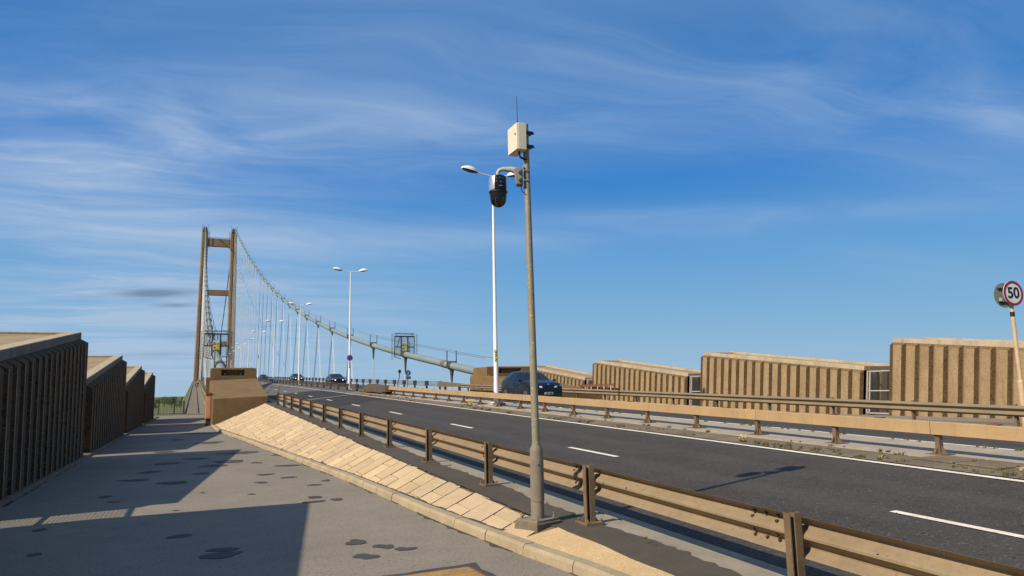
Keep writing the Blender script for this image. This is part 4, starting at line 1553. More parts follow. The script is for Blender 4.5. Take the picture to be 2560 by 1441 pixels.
# ------------------------------------------------------------------ footway parapets and end railing
def parapet(label, X, lean):
    t = Thing('parapet', label, 'railing', (X, 200, zf(200)))
    mb = MB()
    yy = frange(78, 110, 4) + frange(120, 590, 10)
    mb.tube([(X + lean, y, zf(y) + 1.22) for y in yy], .045, 6)
    t.part('top_rail', mb, 'steel_green')
    mb = MB()
    mb.sweep_y([(-.03, .08), (-.03, .20), (.03, .20), (.03, .08)], yy, lambda x, z, y: (X + x, y, zf(y) + z))
    t.part('kick_rail', mb, 'steel_green')
    for y in frange(78, 590, 6)[:95]:
        mb = MB()
        mb.bar((X, y, zf(y) - .1), (X + lean, y, zf(y) + 1.2), .09, .09)
        t.part('post', mb, 'steel_green')
    mb = MB()
    y = 78.0
    while y < 300:
        mb.bar((X, y, zf(y) + .25), (X + lean, y, zf(y) + 1.2), .016, .016)
        y += .3 if y < 140 else .6
    o = t.part('bars', mb, 'steel_green')
    o['kind'] = 'stuff'
parapet('pale green barred parapet on the outer left side of the bridge footway', -.95, -.12)
parapet('pale green barred parapet between the bridge footway and the left cable', 1.22, .05)
t = Thing('railing', 'dark green railing closing the end of the footpath before the trees', 'railing', (-2.2, 77, 0))
mb = MB()
for zz in (.16, 1.30):
    mb.bar((-3.9, 77, zz), (-.85, 77, zz), .07, .06)
t.part('rail', mb, 'rail_green')
for xx in (-3.9, -3.1, -1.75, -.9):
    mb = MB()
    mb.bar((xx, 77, 0), (xx, 77, 1.38), .10, .10)
    t.part('post', mb, 'rail_green')
for i in range(24):
    mb = MB()
    xx = -3.8 + i * .123
    mb.bar((xx, 77, .16), (xx, 77, 1.3), .045, .045)
    t.part('bar', mb, 'rail_green')
mb = MB()
mb.box(-4.2, 1.2, 76.8, 77.3, -.1, .11)
struct('kerb', mb, 'concrete')

# ------------------------------------------------------------------ camera pole and equipment
PX, PY = 3.76, 7.83
zp = .225
t = Thing('camera_pole', 'slim weathered steel pole with a thicker base carrying the surveillance camera', 'pole', (PX, PY, zp))
mb = MB()
mb.lathe([(.047, 1.02), (.046, 1.5), (.043, 3.0), (.0385, 5.10)], PX, PY, 20)
plean = lambda m_: setattr(m_, 'v', [(x - .004 * (z - 1), y + .014 * (z - 1), z) for x, y, z in m_.v])
plean(mb)
t.part('shaft', mb, 'galv', smooth=True)
mb = MB()
mb.lathe([(.0355, 5.10), (.040, 5.103), (.040, 5.125), (.036, 5.13)], PX, PY, 20)
plean(mb)
t.part('top_cap', mb, 'galv_base', smooth=True)
mb = MB()
mb.lathe([(.079, zp + .03), (.079, 1.02), (.076, 1.05), (.048, 1.105)], PX, PY, 24)
bs = t.part('base_tube', mb, 'galv_base', smooth=True)
mb = MB()
ca = math.atan2(-PY, -PX)
def arc_panel(mb, r0_, r1_, a0_, a1_, z0, z1, n=10):
    for i in range(n):
        a, b = a0_ + (a1_ - a0_) * i / n, a0_ + (a1_ - a0_) * (i + 1) / n
        v = [(PX + r_ * math.cos(q), PY + r_ * math.sin(q), z) for z in (z0, z1) for r_, q in ((r0_, a), (r1_, a), (r1_, b), (r0_, b))]
        mb.hexa(v)
arc_panel(mb, .070, .0845, ca - .95, ca + 1.5, .45, .93, 14)
t.part('access_door', mb, 'galv_base', bs, bevel=.002)
mb = MB()
lk = Vector((math.cos(ca + .3), math.sin(ca + .3), 0))
mb.cyl(Vector((PX, PY, .87)) + lk * .080, Vector((PX, PY, .87)) + lk * .090, .010, n=8)
t.part('lock', mb, 'dark_metal', bs)
mb = MB()
def rotsq(hx_, hy_, z0, z1, ang=R(24), top=1.0):
    v = []
    for z, k in ((z0, 1.0), (z1, top)):
        for a, b in ((-hx_, -hy_), (hx_, -hy_), (hx_, hy_), (-hx_, hy_)):
            v.append((PX + (a * math.cos(ang) - b * math.sin(ang)) * k, PY + (a * math.sin(ang) + b * math.cos(ang)) * k, z))
    return v
PLA = R(19)
mb.hexa(rotsq(.18, .17, zp + .005, zp + .03, PLA))
for a, b in ((-.14, -.13), (.14, -.13), (.14, .13), (-.14, .13)):
    x_, y_ = PX + a * math.cos(PLA) - b * math.sin(PLA), PY + a * math.sin(PLA) + b * math.cos(PLA)
    mb.cyl((x_, y_, zp + .03), (x_, y_, zp + .06), .016, n=6)
    mb.cyl((x_, y_, zp + .06), (x_, y_, zp + .10), .008, n=6)
t.part('base_plate', mb, 'galv_base')
o = MB()
o.hexa(rotsq(.215, .20, -.02, zp + .004, PLA, .94))
oo = link_mesh('pole_plinth', o, 'plinth', off=(PX, PY, 0), bevel=.012)
oo['label'] = 'dark weathered concrete plinth under the camera pole'
oo['category'] = 'plinth'

# cream equipment box with door, antenna and hose
t = Thing('equipment_box', 'cream metal equipment box strapped to the top of the camera pole', 'box', (3.62, 7.85, 4.73))
bx0, bx1, by0, by1, bz0, bz1 = 3.572, 3.685, 7.71, 8.01, 4.735, 5.085
mb = MB()
mb.box(bx0, bx1, by0, by1, bz0, bz1)
bd = t.part('case', mb, 'cream_box', bevel=.006)
mb = MB()
mb.box(bx0 - .016, bx0 - .002, by0 + .004, by1 - .004, bz0 + .004, bz1 - .004)
dr = t.part('door', mb, 'cream_box', bevel=.004)
mb = MB()
mb.cyl((bx0 - .016, by0 + .055, bz0 + .21), (bx0 - .024, by0 + .055, bz0 + .21), .012, n=10)
t.part('lock', mb, 'black_matt', dr)
mb = MB()
for zq in (4.82, 5.0):
    mb.box(bx1, PX + .055, PY - .055, PY + .055, zq - .012, zq + .012)
    mb.cyl((PX + .05, PY - .01, zq), (PX + .085, PY - .01, zq), .010, n=6)
t.part('strap', mb, 'black_matt')
mb = MB()
mb.tube([(3.62, 7.80, bz0), (3.62, 7.80, bz0 - .04), (3.635, 7.80, bz0 - .075), (3.68, 7.81, bz0 - .085), (3.73, 7.82, bz0 - .085)], .014, 8)
t.part('hose', mb, 'black_matt', smooth=True)
mb = MB()
mb.tube([(3.585, 7.76, bz1), (3.585, 7.76, bz1 + .03)], .010, 8)
mb.tube([(3.585, 7.76, bz1 + .03), (3.583, 7.76, bz1 + .36)], [.0045, .003], 6)
t.part('antenna', mb, 'black_matt')

t.o.location = Vector(t.loc) + Vector((.006, .035, 0))
# dome camera on a swan-neck arm
t = Thing('surveillance_camera', 'silver and black dome camera hanging from a grey bracket on the pole', 'camera', (3.42, 7.80, 4.3))
vd = Vector((-PX, -PY, 0)).normalized()      # towards the photographer
rt = Vector((-vd.y, vd.x, 0))                # the photographer's right
P0 = Vector((PX, PY, 0))
def cp(r_, v_, z):                           # point: right of pole, towards camera, height
    q = P0 + rt * r_ + vd * v_
    return (q.x, q.y, z)
cr = -.368                                   # camera axis, left of the pole
mb = MB()
mb.tube([cp(cr, .02, 4.44), cp(cr, .02, 4.49), cp(cr + .02, .02, 4.518), cp(cr + .06, .02, 4.53), cp(-.20, .02, 4.525), cp(-.13, .02, 4.505), cp(-.10, .02, 4.47)], [.026, .026, .027, .028, .036, .046, .05], 14)
arm = t.part('arm', mb, 'arm_grey', smooth=True)
mb = MB()
v = [cp(r_, q, z) for z, k in ((4.31, .85), (4.53, 1.0)) for r_, q in ((-.165 * k, -.05), (-.055, -.05), (-.055, .08), (-.165 * k, .08))]
mb.hexa(v)
jb = t.part('junction_box', mb, 'arm_box', bevel=.015)
mb = MB()
for zq in (4.36, 4.46):
    mb.cyl(cp(-.09, .08, zq), cp(-.09, .105, zq), .016, n=8)
    mb.cyl(cp(-.075, .08, zq + .02), cp(-.075, .095, zq + .02), .010, n=8)
t.part('cable_gland', mb, 'dark_metal', jb)
mb = MB()
mb.hexa([cp(r_, q, z) for z in (4.29, 4.56) for r_, q in ((-.052, -.05), (-.040, -.05), (-.040, .065), (-.052, .065))])
for zq in (4.37, 4.50):
    mb.tube([cp(-.046, .05, zq), cp(0, .055, zq), cp(.046, .02, zq)], .007, 6)
t.part('mounting_plate', mb, 'silver')
mb = MB()
mb.tube([cp(-.075, .05, 4.31), cp(-.075, .05, 4.26), cp(-.065, .05, 4.23), cp(-.05, .05, 4.21), cp(-.03, .05, 4.20)], .006, 6)
t.part('wire', mb, 'black_matt')
cx_, cy_ = cp(cr, .02, 0)[:2]
nseg = 32
aF = math.atan2(vd.y, vd.x)
def arcwall(mb, prof, a0_, a1_, n=16, mi=None):
    v = []
    for r_, z in prof:
        v += [(cx_ + r_ * math.cos(a0_ + (a1_ - a0_) * k / n), cy_ + r_ * math.sin(a0_ + (a1_ - a0_) * k / n), z) for k in range(n + 1)]
    m_ = n + 1
    mb.add(v, [(i * m_ + k, i * m_ + k + 1, (i + 1) * m_ + k + 1, (i + 1) * m_ + k) for i in range(len(prof) - 1) for k in range(n)], mi)
HP = [(.100, 4.235), (.114, 4.245), (.117, 4.26), (.115, 4.40), (.108, 4.425), (.09, 4.437), (.03, 4.442)]
mb = MB()
arcwall(mb, HP, aF + R(62) - 2 * math.pi + R(0), aF - R(20) , 30)
hs = t.part('housing', mb, 'silver', smooth=True)
mb = MB()
arcwall(mb, HP, aF - R(20), aF + R(62), 14)
t.part('front_panel', mb, 'black_gloss', hs, smooth=True)
mb = MB()
for da, zq, r_ in ((-8, 4.385, .012), (-8, 4.345, .012), (14, 4.39, .012), (20, 4.34, .014), (34, 4.385, .010), (38, 4.335, .010)):
    a = aF + R(da)
    n_ = Vector((math.cos(a), math.sin(a), 0))
    mb.disc(Vector((cx_, cy_, zq)) + n_ * .117, n_, r_, .006, 12)
t.part('sensor', mb, 'lens', hs)
mb = MB()
a = aF + R(18)
n_ = Vector((math.cos(a), math.sin(a), 0))
mb.hexa([tuple(Vector((cx_, cy_, z)) + n_ * q + Vector((-n_.y, n_.x, 0)) * s_) for z in (4.285, 4.291) for s_, q in ((-.022, .116), (.022, .116), (.022, .119), (-.022, .119))])
t.part('maker_plate', mb, 'silver', hs)
mb = MB()
mb.lathe([(.112, 4.215), (.119, 4.222), (.119, 4.234), (.10, 4.24)], cx_, cy_, 32)
t.part('collar', mb, 'black_matt', smooth=True)
mb = MB()
pf = [(.002, 4.035)]
for k in range(1, 9):
    q = R(90 * k / 8)
    pf.append((.102 * math.sin(q), 4.135 - .10 * math.cos(q)))
pf += [(.107, 4.18), (.109, 4.216)]
mb.lathe(pf, cx_, cy_, 32)
dm = t.part('dome', mb, 'black_gloss', smooth=True)
mb = MB()
a = aF + R(10)
n_ = Vector((math.cos(a) * .9, math.sin(a) * .9, -.38)).normalized()
c_ = Vector((cx_, cy_, 4.135)) + n_ * .098
mb.disc(c_, n_, .045, .012, 24)
t.part('lens_window', mb, 'black_matt', dm)
tx = n_.cross(Vector((0, 0, 1))).normalized()
ty = tx.cross(n_)
for s_ in (-1, 1):
    for k in range(5):
        q = c_ + tx * s_ * (.048 - .006 * (k == 3)) + ty * (.032 - k * .022) - n_ * .006
        if k == 4:
            q = c_ + tx * s_ * .028 - ty * .05 - n_ * .008
        mb = MB()
        mb.disc(q, n_, .010, .014, 10)
        t.part('infrared_led', mb, 'lens', dm)

t.o.location = Vector(t.loc) + Vector((-.014, .047, 0))

# ------------------------------------------------------------------ road signs
t = Thing('speed_sign', 'round red ringed 50 speed limit sign on a tan post at the right edge', 'road sign', (22.3, 13.25, zver(13) - .3))
sx, sy, sz = 22.25, 13.12, 4.33
px, py = 22.33, 13.30
mb = MB()
mb.tube([(px, py, .2), (px, py, 1.70)], .085, 16)
mb.tube([(px, py, 1.70), (px, py, 1.76)], [.085, .06], 16)
mb.tube([(px, py, 1.76), (px, py, 4.66)], .055, 16)
t.part('post', mb, 'pole_sign', smooth=True)
mb = MB()
mb.tube([(px, py, 3.64), (px, py, 3.78)], .062, 14)
t.part('tape_band', mb, 'black_matt')
ang = R(262)
nf = Vector((math.cos(ang), math.sin(ang), 0))
c1 = Vector((px, py, sz)) + nf * .10
mb = MB()
mb.disc(c1, nf, .378, .016, 40)
pl = t.part('face_plate', mb, 'sign_white')
mb = MB()
mb.disc(c1 + nf * .011, nf, .378, .008, 48, rin=.30)
t.part('red_ring', mb, 'sign_red', pl)
rgt = nf.cross(Vector((0, 0, 1))) * -1
mb = text_mb('50', .46, c1 + nf * .012 + Vector((0, 0, .0)), rgt, (0, 0, 1), .006, offset=.011)
t.part('numerals', mb, 'sign_black', pl)
nb = Vector((math.cos(ang + math.pi - .06), math.sin(ang + math.pi - .06), 0))
c2 = Vector((px, py, sz - .02)) + nb * .20
mb = MB()
mb.disc(c2, nb, .378, .012, 40)
bp = t.part('back_plate', mb, 'sign_grey', label='grey back of the sign facing the other way')
mb = MB()
for zz in (.20, -.22):
    mb.bar(c2 - nb * .02 + rgt * -.25 + Vector((0, 0, zz)), c2 - nb * .02 + rgt * .25 + Vector((0, 0, zz)), .03, .045)
    mb.bar(c2 + Vector((0, 0, zz)), c1 + Vector((0, 0, zz)), .04, .05)
t.part('bracket', mb, 'black_matt', bp)
mb = MB()
q = c2 - nb * .010 + rgt * -.17 + Vector((0, 0, -.13))
mb.hexa([tuple(q + rgt * a + Vector((0, 0, z)) - nb * d) for z in (-.05, .05) for a, d in ((-.055, 0), (.055, 0), (.055, .004), (-.055, .004))])
t.part('inspection_label', mb, 'sign_white', bp)

t = Thing('path_sign', 'round blue walking and cycling sign with a grey plate below, by the right cable', 'road sign', (24.4, 87.6, zc(87.6) - 2.2))
mb = MB()
mb.tube([(24.4, 87.6, zc(87.6) - 2.3), (24.4, 87.6, 4.55)], .05, 10)
t.part('post', mb, 'mesh_grey')
c1 = (24.4, 87.48, 4.17)
mb = MB()
mb.disc(c1, (0, -1, 0), .36, .02, 28)
pl = t.part('blue_disc', mb, 'sign_blue')
mb = MB()
yq = 87.462
def fig(mb, X, Z, s_):
    mb.disc((X, yq, Z + .12 * s_), (0, -1, 0), .035 * s_, .008, 12)
    mb.hexa([(X - .05 * s_, yq - .004, Z - .06 * s_), (X + .05 * s_, yq - .004, Z - .06 * s_), (X + .05 * s_, yq + .004, Z - .06 * s_), (X - .05 * s_, yq + .004, Z - .06 * s_),
             (X - .035 * s_, yq - .004, Z + .08 * s_), (X + .035 * s_, yq - .004, Z + .08 * s_), (X + .035 * s_, yq + .004, Z + .08 * s_), (X - .035 * s_, yq + .004, Z + .08 * s_)])
    for q in (-1, 1):
        mb.bar((X + q * .02 * s_, yq, Z - .06 * s_), (X + q * .05 * s_, yq, Z - .19 * s_), .008, .03 * s_)
fig(mb, 24.46, 4.08, 1.0)
fig(mb, 24.34, 4.05, .7)
for q in (-1, 1):
    mb.disc((24.40 + q * .11, yq, 4.33), (0, -1, 0), .075, .008, 16, rin=.055)
mb.bar((24.29, yq, 4.33), (24.40, yq, 4.40), .008, .02)
mb.bar((24.40, yq, 4.40), (24.51, yq, 4.33), .008, .02)
t.part('walking_symbol', mb, 'sign_white', pl)
mb = MB()
mb.box(24.03, 24.77, 87.47, 87.50, 3.40, 3.76)
t.part('lower_plate', mb, 'mesh_grey')
t = Thing('path_sign', 'back of a small round sign on a bent dark post left of the blue sign', 'road sign', (24.5, 92, zc(92) - 2.2))
mb = MB()
mb.tube([(24.25, 92, zc(92) - 2.3), (24.3, 92, 3.1), (24.5, 92, 3.7), (24.55, 92, 4.6)], .055, 8)
t.part('post', mb, 'dark_metal')
mb = MB()
mb.disc((24.55, 92.06, 4.5), (.55, -1, 0), .26, .02, 24)
t.part('plate', mb, 'dark_metal')

t = Thing('safety_barrier', 'low red and white boards standing before the far mesh gate', 'barrier', (28.0, 48, .3))
A, B = Vector((27.95, 44.8, 0)), Vector((28.3, 50.6, 0))
mb = MB()
for zz in (1.95, 2.05):
    mb.bar(A + Vector((0, 0, zz)), B + Vector((0, 0, zz)), .04, .08)
t.part('red_rail', mb, 'rust')
for i in range(12):
    q = A + (B - A) * i / 11
    mb = MB()
    mb.bar(q + Vector((0, 0, .3)), q + Vector((0, 0, 1.95)), .05, .05)
    t.part('upright', mb, 'sign_white' if i % 2 else 'rust')

# drain covers on the median
t = Thing('drain_cover', 'pair of rusty flush drain covers in the median slab at lower right', 'drain cover', (12.5, 8.3, zmed(8.3)))
for y0, y1 in ((7.45, 8.2), (8.25, 9.0)):
    mb = MB()
    mb.hexa([(x, y, zmed(y) + d) for d in (-.01, .012) for x, y in ((11.75, y0), (12.62, y0), (12.62, y1), (11.75, y1))])
    t.part('cover', mb, 'dirt', bevel=.004)


# ------------------------------------------------------------------ cars
def make_car(label, paint, H=1.70, lit=False, plate=None):
    t = Thing('car', label, 'car', (0, 0, 0))
    hs_ = H / 1.70
    ST = [(-2.47, .70, .38, .60, .66, .52), (-2.40, .88, .28, .86, .94, .72), (-2.22, .95, .24, .99, 1.06, .79), (-1.6, .98, .24, 1.07, 1.17, .82), (-1.02, .985, .24, 1.11, 1.22, .84),
          (-.30, .985, .24, 1.11, 1.60, .66), (.15, .985, .24, 1.12, 1.69, .665), (.85, .985, .24, 1.13, 1.70, .66), (1.60, .98, .24, 1.16, 1.64, .64), (2.10, .96, .26, 1.17, 1.50, .60),
          (2.36, .93, .30, 1.06, 1.15, .72), (2.46, .84, .42, .80, .86, .60)]
    rows = []
    for y, w_, zb, zbelt, zt, wr in ST:
        zbelt, zt = zbelt * hs_, zt * hs_
        half = [(w_ * .90, zb), (w_ * .99, zb + .16), (w_, (zb + zbelt) / 2 + .05), (w_ * .985, zbelt - .10), (w_ * .955, zbelt), (wr, zt - .05), (wr * .86, zt - .005), (wr * .4, zt + .012)]
        full = half + [(-x, z) for x, z in half[::-1]]
        rows.append([(x, y, z) for x, z in full])
    n = len(rows[0])
    body, glass = MB(), {'windscreen': MB(), 'side_window': [], 'rear_window': MB()}
    def face(i, k):
        return [rows[i][k], rows[i][(k + 1) % n], rows[i + 1][(k + 1) % n], rows[i + 1][k]]
    sub = {}
    for i in range(len(ST) - 1):
        for k in range(n):
            roof = k in (5, 6, 7, 8, 9)
            side = k in (4, 10)
            fc = face(i, k)
            if i == 4 and (roof or side):
                glass['windscreen'].quad(*fc)
            elif i in (5, 6, 7) and side:
                g = MB()
                c0 = Vector([sum(p[j] for p in fc) / 4 for j in range(3)])
                ins = [tuple(Vector(p) + (c0 - Vector(p)) * .10 + Vector((math.copysign(.006, c0.x), 0, 0))) for p in fc]
                g.quad(*ins)
                glass['side_window'].append(g)
                body.quad(*fc)
            elif i == 9 and roof:
                glass['rear_window'].quad(*fc)
            else:
                body.quad(*fc)
    body.add(rows[0], [tuple(range(n))])
    body.add(rows[-1], [tuple(range(n))[::-1]])
    bo = t.part('body', body, paint, smooth=True)
    t.part('windscreen', glass['windscreen'], 'car_glass')
    t.part('rear_window', glass['rear_window'], 'car_glass')
    for g in glass['side_window']:
        t.part('side_window', g, 'car_glass')
    mb = MB()                                    # dark sills, lower bumper
    mb.box(-.93, .93, -2.36, 2.36, .20, .36)
    mb.hexa([(-.80, -2.485, .27), (.80, -2.485, .27), (.93, -2.2, .27), (-.93, -2.2, .27), (-.76, -2.485, .52), (.76, -2.485, .52), (.95, -2.2, .52), (-.95, -2.2, .52)])
    t.part('bumper', mb, 'black_matt', bevel=.02)
    mb = MB()
    for s_ in (-1, 1):
        mb.hexa([(s_ * .03, -2.492, .50), (s_ * .27, -2.480, .50), (s_ * .27, -2.40, .50), (s_ * .03, -2.40, .50), (s_ * .03, -2.45, .84 * hs_), (s_ * .29, -2.43, .84 * hs_), (s_ * .29, -2.36, .84 * hs_), (s_ * .03, -2.36, .84 * hs_)])
    t.part('grille', mb, 'black_gloss', bevel=.02)
    for s_ in (-1, 1):
        mb = MB()
        mb.hexa([(s_ * .38, -2.475, .79 * hs_), (s_ * .83, -2.36, .82 * hs_), (s_ * .83, -2.2, .82 * hs_), (s_ * .38, -2.3, .79 * hs_),
                 (s_ * .40, -2.452, .88 * hs_), (s_ * .86, -2.33, .94 * hs_), (s_ * .86, -2.2, .94 * hs_), (s_ * .40, -2.3, .88 * hs_)])
        t.part('headlight', mb, 'lit_lamp' if lit else 'headlamp', bevel=.01)
        mb = MB()
        mb.hexa([(s_ * .98, -.98, 1.10 * hs_), (s_ * 1.20, -.98, 1.12 * hs_), (s_ * 1.20, -.82, 1.12 * hs_), (s_ * .98, -.84, 1.10 * hs_),
                 (s_ * .98, -.98, 1.20 * hs_), (s_ * 1.19, -.97, 1.26 * hs_), (s_ * 1.19, -.84, 1.26 * hs_), (s_ * .98, -.86, 1.20 * hs_)])
        t.part('mirror', mb, paint, bevel=.02)
        for y in (-1.50, 1.50):
            mb = MB()
            mb.disc((s_ * .97, y, .40), (s_, 0, 0), .47, .06, 24)
            t.part('wheel_arch', mb, 'black_matt')
            mb = MB()
            mb.cyl((s_ * .80, y, .36), (s_ * 1.005, y, .36), .36, n=24)
            wh = t.part('wheel', mb, 'tyre', bevel=.03)
            mb = MB()
            mb.disc((s_ * 1.008, y, .36), (s_, 0, 0), .25, .012, 20, rin=.215)
            mb.disc((s_ * 1.008, y, .36), (s_, 0, 0), .06, .014, 12)
            for q in range(5):
                a = q * 2 * math.pi / 5
                mb.bar((s_ * 1.008, y, .36), (s_ * 1.008, y + .23 * math.cos(a), .36 + .23 * math.sin(a)), .012, .05)
            t.part('rim', mb, 'rim', wh)
    if plate:
        mb = MB()
        mb.box(-.26, .26, -2.515, -2.49, .44, .555)
        pl_ = t.part('number_plate', mb, 'sign_white')
        mb = text_mb(plate, .105, (0, -2.518, .4975), (1, 0, 0), (0, 0, 1), .004, offset=.003)
        t.part('lettering', mb, 'sign_black', pl_)
        mb = MB()
        mb.disc((0, -2.425, .985 * hs_), (0, -1, .45), .048, .012, 20, 0)
        mb.disc((0, -2.432, .988 * hs_), (0, -1, .45), .026, .012, 20, 1)
        t.part('badge', mb, ['silver', 'sign_blue'])
        # door and panel seams
        mb = MB()
        for s_ in (-1, 1):
            for y in (-.88, .28, 1.22):
                mb.bar((s_ * .991, y, .42), (s_ * .965, y + .03, 1.08), .01, .012)
            for y in (.14, 1.06):
                mb.bar((s_ * .99, y, .92), (s_ * .99, y + .2, .925), .02, .03)
        t.part('door_seam', mb, 'black_matt')
    return t


c = make_car('large dark blue car driving towards the viewer behind the pole, with a white number plate', 'car_blue', 1.70, False, 'LX74 EMN')
c.o.location = (17.6, 37.2, zr(17.6, 37.2))
c.o.rotation_euler = (R(1.6), 0, 0)
c.o.scale = (.98, .93, 1.0)
for lb, pt, Hh, lt, x, y in (('dark car with bright headlights, nearest of the three cars far along the bridge', 'car_black', 1.55, True, 16.6, 94.0),
                             ('dark car with bright headlights beside the third street lamp, middle of three far cars', 'car_black', 1.60, True, 16.6, 133.0),
                             ('smallest dark greenish car far along the bridge beside the fourth street lamp', 'car_green', 1.50, False, 16.6, 203.0)):
    c = make_car(lb, pt, Hh, lt)
    c.o.location = (x, y, zr(x, y))
    c.o.rotation_euler = (R(1.5), 0, 0)


# ------------------------------------------------------------------ people on the far footway
def person(label, x, y, top, stride, bag):
    V = [(0, 0, .95), (0, 0, 1.12), (0, 0, 1.38), (0, 0, 1.48), (0, -.01, 1.56), (0, -.01, 1.66), (0, 0, 1.71),
         (.10, 0, .90), (.11, -.5 * stride, .50), (.11, -.35 * stride, .09), (.11, -.35 * stride - .14, .05),
         (-.10, 0, .90), (-.11, .3 * stride, .50), (-.11, .62 * stride, .11), (-.11, .62 * stride - .13, .05),
         (.17, 0, 1.40), (.23, .12 * stride, 1.12), (.24, -.12 * stride, .88), (.24, -.15 * stride, .79),
         (-.17, 0, 1.40), (-.23, -.12 * stride, 1.12), (-.24, -.30 * stride, .90), (-.24, -.33 * stride, .81)]
    E = [(0, 1), (1, 2), (2, 3), (3, 4), (4, 5), (5, 6), (0, 7), (7, 8), (8, 9), (9, 10), (0, 11), (11, 12), (12, 13), (13, 14), (2, 15), (15, 16), (16, 17), (17, 18), (2, 19), (19, 20), (20, 21), (21, 22)]
    Rd = [.15, .14, .16, .065, .075, .10, .06, .095, .065, .045, .04, .095, .065, .045, .04, .065, .05, .038, .035, .065, .05, .038, .035]
    me = skin_obj_mesh(V, E, Rd)
    t = Thing('person', label, 'person', (x, y, zf(y)), None)
    me.materials.clear()
    for m_ in (M['skin'], M[top], M['jeans']):
        me.materials.append(m_)
    for p in me.polygons:
        z = p.center.z
        p.material_index = 0 if z > 1.47 or (z < .93 and abs(p.center.x) > .19) else (1 if z > .93 else 2)
        p.use_smooth = True
    me.name = 'body'
    ob = bpy.data.objects.new('body', me)
    C.objects.link(ob)
    ob.parent = t.o
    mb = MB()
    mb.lathe([(.06, 1.60), (.105, 1.64), (.105, 1.70), (.07, 1.755), (.01, 1.77)], x, y + .02, 12)
    mb.v = [(a, b, c_ + zf(y)) for a, b, c_ in mb.v]
    t.part('hair', mb, 'hair', smooth=True)
    if bag:
        mb = MB()
        mb.box(x + .18, x + .32, y - .12, y + .12, zf(y) + .75, zf(y) + 1.15)
        o = link_mesh('bag', mb, 'light_cloth', off=(x + .25, y, zf(y) + .95), bevel=.04)
        o['label'] = 'white bag held by the walker in purple far along the footway'
        o['category'] = 'bag'
person('tiny walker in a purple top far along the bridge footway', .15, 236, 'purple', .8, True)
person('tiny walker in dark clothes far along the bridge footway', .75, 243, 'jeans', .6, False)

# ------------------------------------------------------------------ trees behind the end railing
def make_tree(h, spread, leaf, seed):
    rnd_ = random.Random(seed)
    t = Thing('broadleaf_tree', 'green tree', 'tree', (0, 0, 0), 'trees beyond the green railing')
    mb = MB()
    mb.tube([(0, 0, 0), (.1, 0, h * .25), (.0, .1, h * .5), (.1, 0, h * .8)], [.28, .22, .15, .04], 8)
    for i in range(6):
        a = i * 1.05 + rnd_.random()
        z = h * (.3 + .08 * i)
        mb.tube([(0, 0, z), (math.cos(a) * spread * .4, math.sin(a) * spread * .4, z + h * .12), (math.cos(a) * spread * .75, math.sin(a) * spread * .75, z + h * .2)], [.10, .07, .02], 5)
    t.part('trunk', mb, 'bark')
    mb = MB()
    clumps = []
    for i in range(26):
        a, u_ = rnd_.random() * 6.283, rnd_.random()
        rr_ = spread * math.sqrt(rnd_.random()) * (.95 - .45 * u_)
        clumps.append((rr_ * math.cos(a), rr_ * math.sin(a), h * (.32 + .64 * u_), rnd_.uniform(.12, .22) * h * .8))
    for cx2, cy2, cz2, cr2 in clumps:
        for j in range(75):
            d = Vector((rnd_.gauss(0, 1), rnd_.gauss(0, 1), rnd_.gauss(0, .8))).normalized() * cr2 * rnd_.uniform(.5, 1.08)
            p = Vector((cx2, cy2, cz2)) + d
            a = Vector((rnd_.gauss(0, 1), rnd_.gauss(0, 1), rnd_.gauss(0, 1))).normalized()
            b = a.cross(Vector((rnd_.gauss(0, 1), rnd_.gauss(0, 1), rnd_.gauss(0, 1)))).normalized()
            s_ = rnd_.uniform(.16, .36)
            mb.quad(p - a * s_, p - b * s_ * .7, p + a * s_, p + b * s_ * .7)
    t.part('crown', mb, leaf)
    return t
protos = [make_tree(12, 4.6, 'leaf', 3), make_tree(14, 5.0, 'leaf_blue', 11), make_tree(8, 4.4, 'leaf', 23)]
used = [False] * 3
TLAB = ['pale green broad tree far off beyond the green railing', 'dark bluish green tree standing up on the skyline beyond the green railing', 'low rounded green tree far off beyond the green railing']
rt_ = random.Random(4)
for i in range(26):
    y = 800 + 900 * (i / 25)
    a = R(rt_.uniform(-3.4, -.35))
    kind = 2 if i < 7 else (1 if i % 3 == 0 else 0)
    x = y * math.tan(a)
    o = protos[kind].o if not used[kind] else copy_tree(protos[kind].o)
    used[kind] = True
    o.location = (x, y, -12.0)
    o.rotation_euler = (0, 0, rt_.random() * 6)
    s_ = rt_.uniform(.85, 1.2)
    o.scale = (s_ * 1.25, s_ * 1.25, s_)
    o['label'] = TLAB[kind]

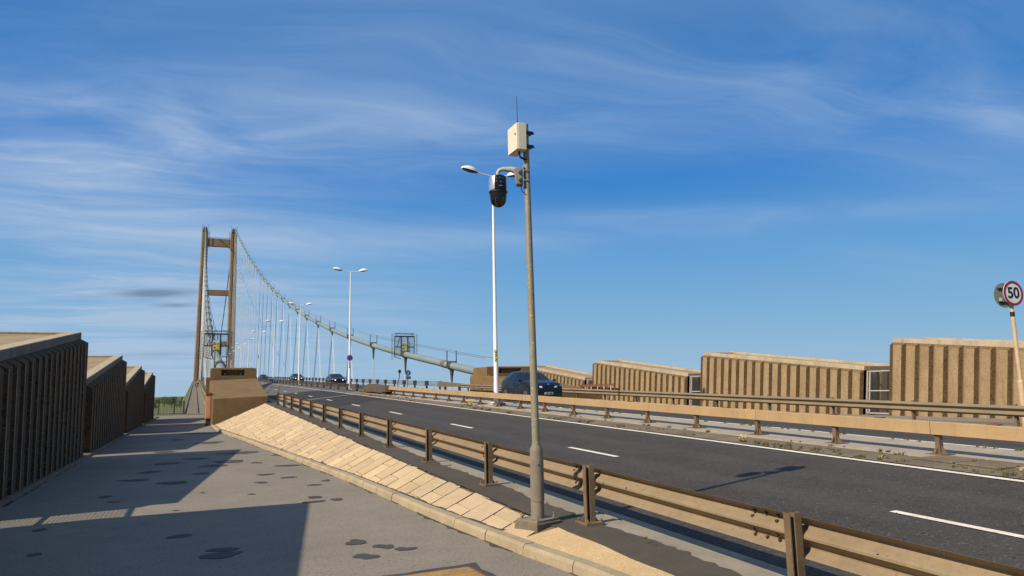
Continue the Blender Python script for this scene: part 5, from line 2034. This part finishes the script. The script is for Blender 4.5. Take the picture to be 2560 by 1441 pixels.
# ------------------------------------------------------------------ weeds on the median and along edges
mb = MB()
rw = random.Random(8)
def tuft(x, y, z, n, h):
    for i in range(n):
        a = rw.random() * 6.283
        r_ = rw.random() * h * .8
        bx_, by_ = x + r_ * math.cos(a), y + r_ * math.sin(a)
        l_ = h * rw.uniform(.4, 1.0)
        tx_, ty_ = bx_ + rw.gauss(0, .45) * l_, by_ + rw.gauss(0, .45) * l_
        wv = .010
        mb.add([(bx_ - wv, by_, z), (bx_ + wv, by_, z), (tx_, ty_, z + l_)], [(0, 1, 2)])
wcl = [5 + 45 * rw.random() ** 1.4 for _ in range(34)]
for i in range(230):
    y = rw.choice(wcl) + rw.gauss(0, .3)
    if rw.random() < .78:
        x = 11.22 + .55 * rw.random() ** 1.6
        z = zr(11.2, y) + .015
    else:
        x, z = 12.12 + rw.gauss(0, .06), zmed(y)
    tuft(x, y, z, rw.randint(8, 22), rw.uniform(.03, .10))
for i in range(60):
    y = 6 + 34 * rw.random()
    tuft(14.5 + rw.gauss(0, .04), y, zmed(y), 14, rw.uniform(.05, .12))
for i in range(40):
    y = 6 + 34 * rw.random() ** 1.3
    tuft(4.42 + rw.gauss(0, .05), y, zver(y), 7, rw.uniform(.02, .05))
o = struct('grass', mb, 'grass', kind='stuff')
mb = None
def dandelion(label, x, y, z, s_, nfl):
    t = Thing('dandelion', label, 'weed', (x, y, z), 'yellow flowering weeds on the median')
    m1, m2 = MB(), MB()
    for i in range(30):
        a = rw.random() * 6.283
        l_ = s_ * rw.uniform(.5, 1)
        e = Vector((math.cos(a), math.sin(a), rw.uniform(.2, .9))) * l_
        sd_ = Vector((-math.sin(a), math.cos(a), 0)) * s_ * .10
        p = Vector((x, y, z))
        m1.add([tuple(p), tuple(p + e * .6 + sd_), tuple(p + e), tuple(p + e * .6 - sd_)], [(0, 1, 2, 3)])
    for i in range(nfl):
        a, r_ = rw.random() * 6.283, s_ * rw.random() * .8
        m2 = MB()
        m2.disc((x + r_ * math.cos(a), y + r_ * math.sin(a), z + s_ * rw.uniform(.6, .95)), (rw.gauss(0, .2), -.4, 1), s_ * .13, s_ * .05, 8)
        t.part('flower', m2, 'flower')
    t.part('leaves', m1, 'grass')
dandelion('yellow flowering bushy weed near the foot of the nearest street lamp', 12.0, 32.2, zmed(32) - .02, .26, 14)
dandelion('small yellow flowered dandelion beside the white edge line, in the middle right', 11.38, 12.9, zr(11.3, 12.9) + .015, .15, 9)
dandelion('small yellow flowered dandelion beside the white edge line at the right edge', 11.42, 6.85, zr(11.3, 6.85) + .015, .13, 6)
dandelion('tiny orange yellow flower between the two dandelions by the edge line', 11.3, 9.3, zr(11.3, 9.3) + .015, .08, 4)

for i_ in bpy.data.objects:
    if i_.type == 'MESH' and i_.name.split('.')[0] in ('lane_marking',):
        i_['kind'] = 'structure'
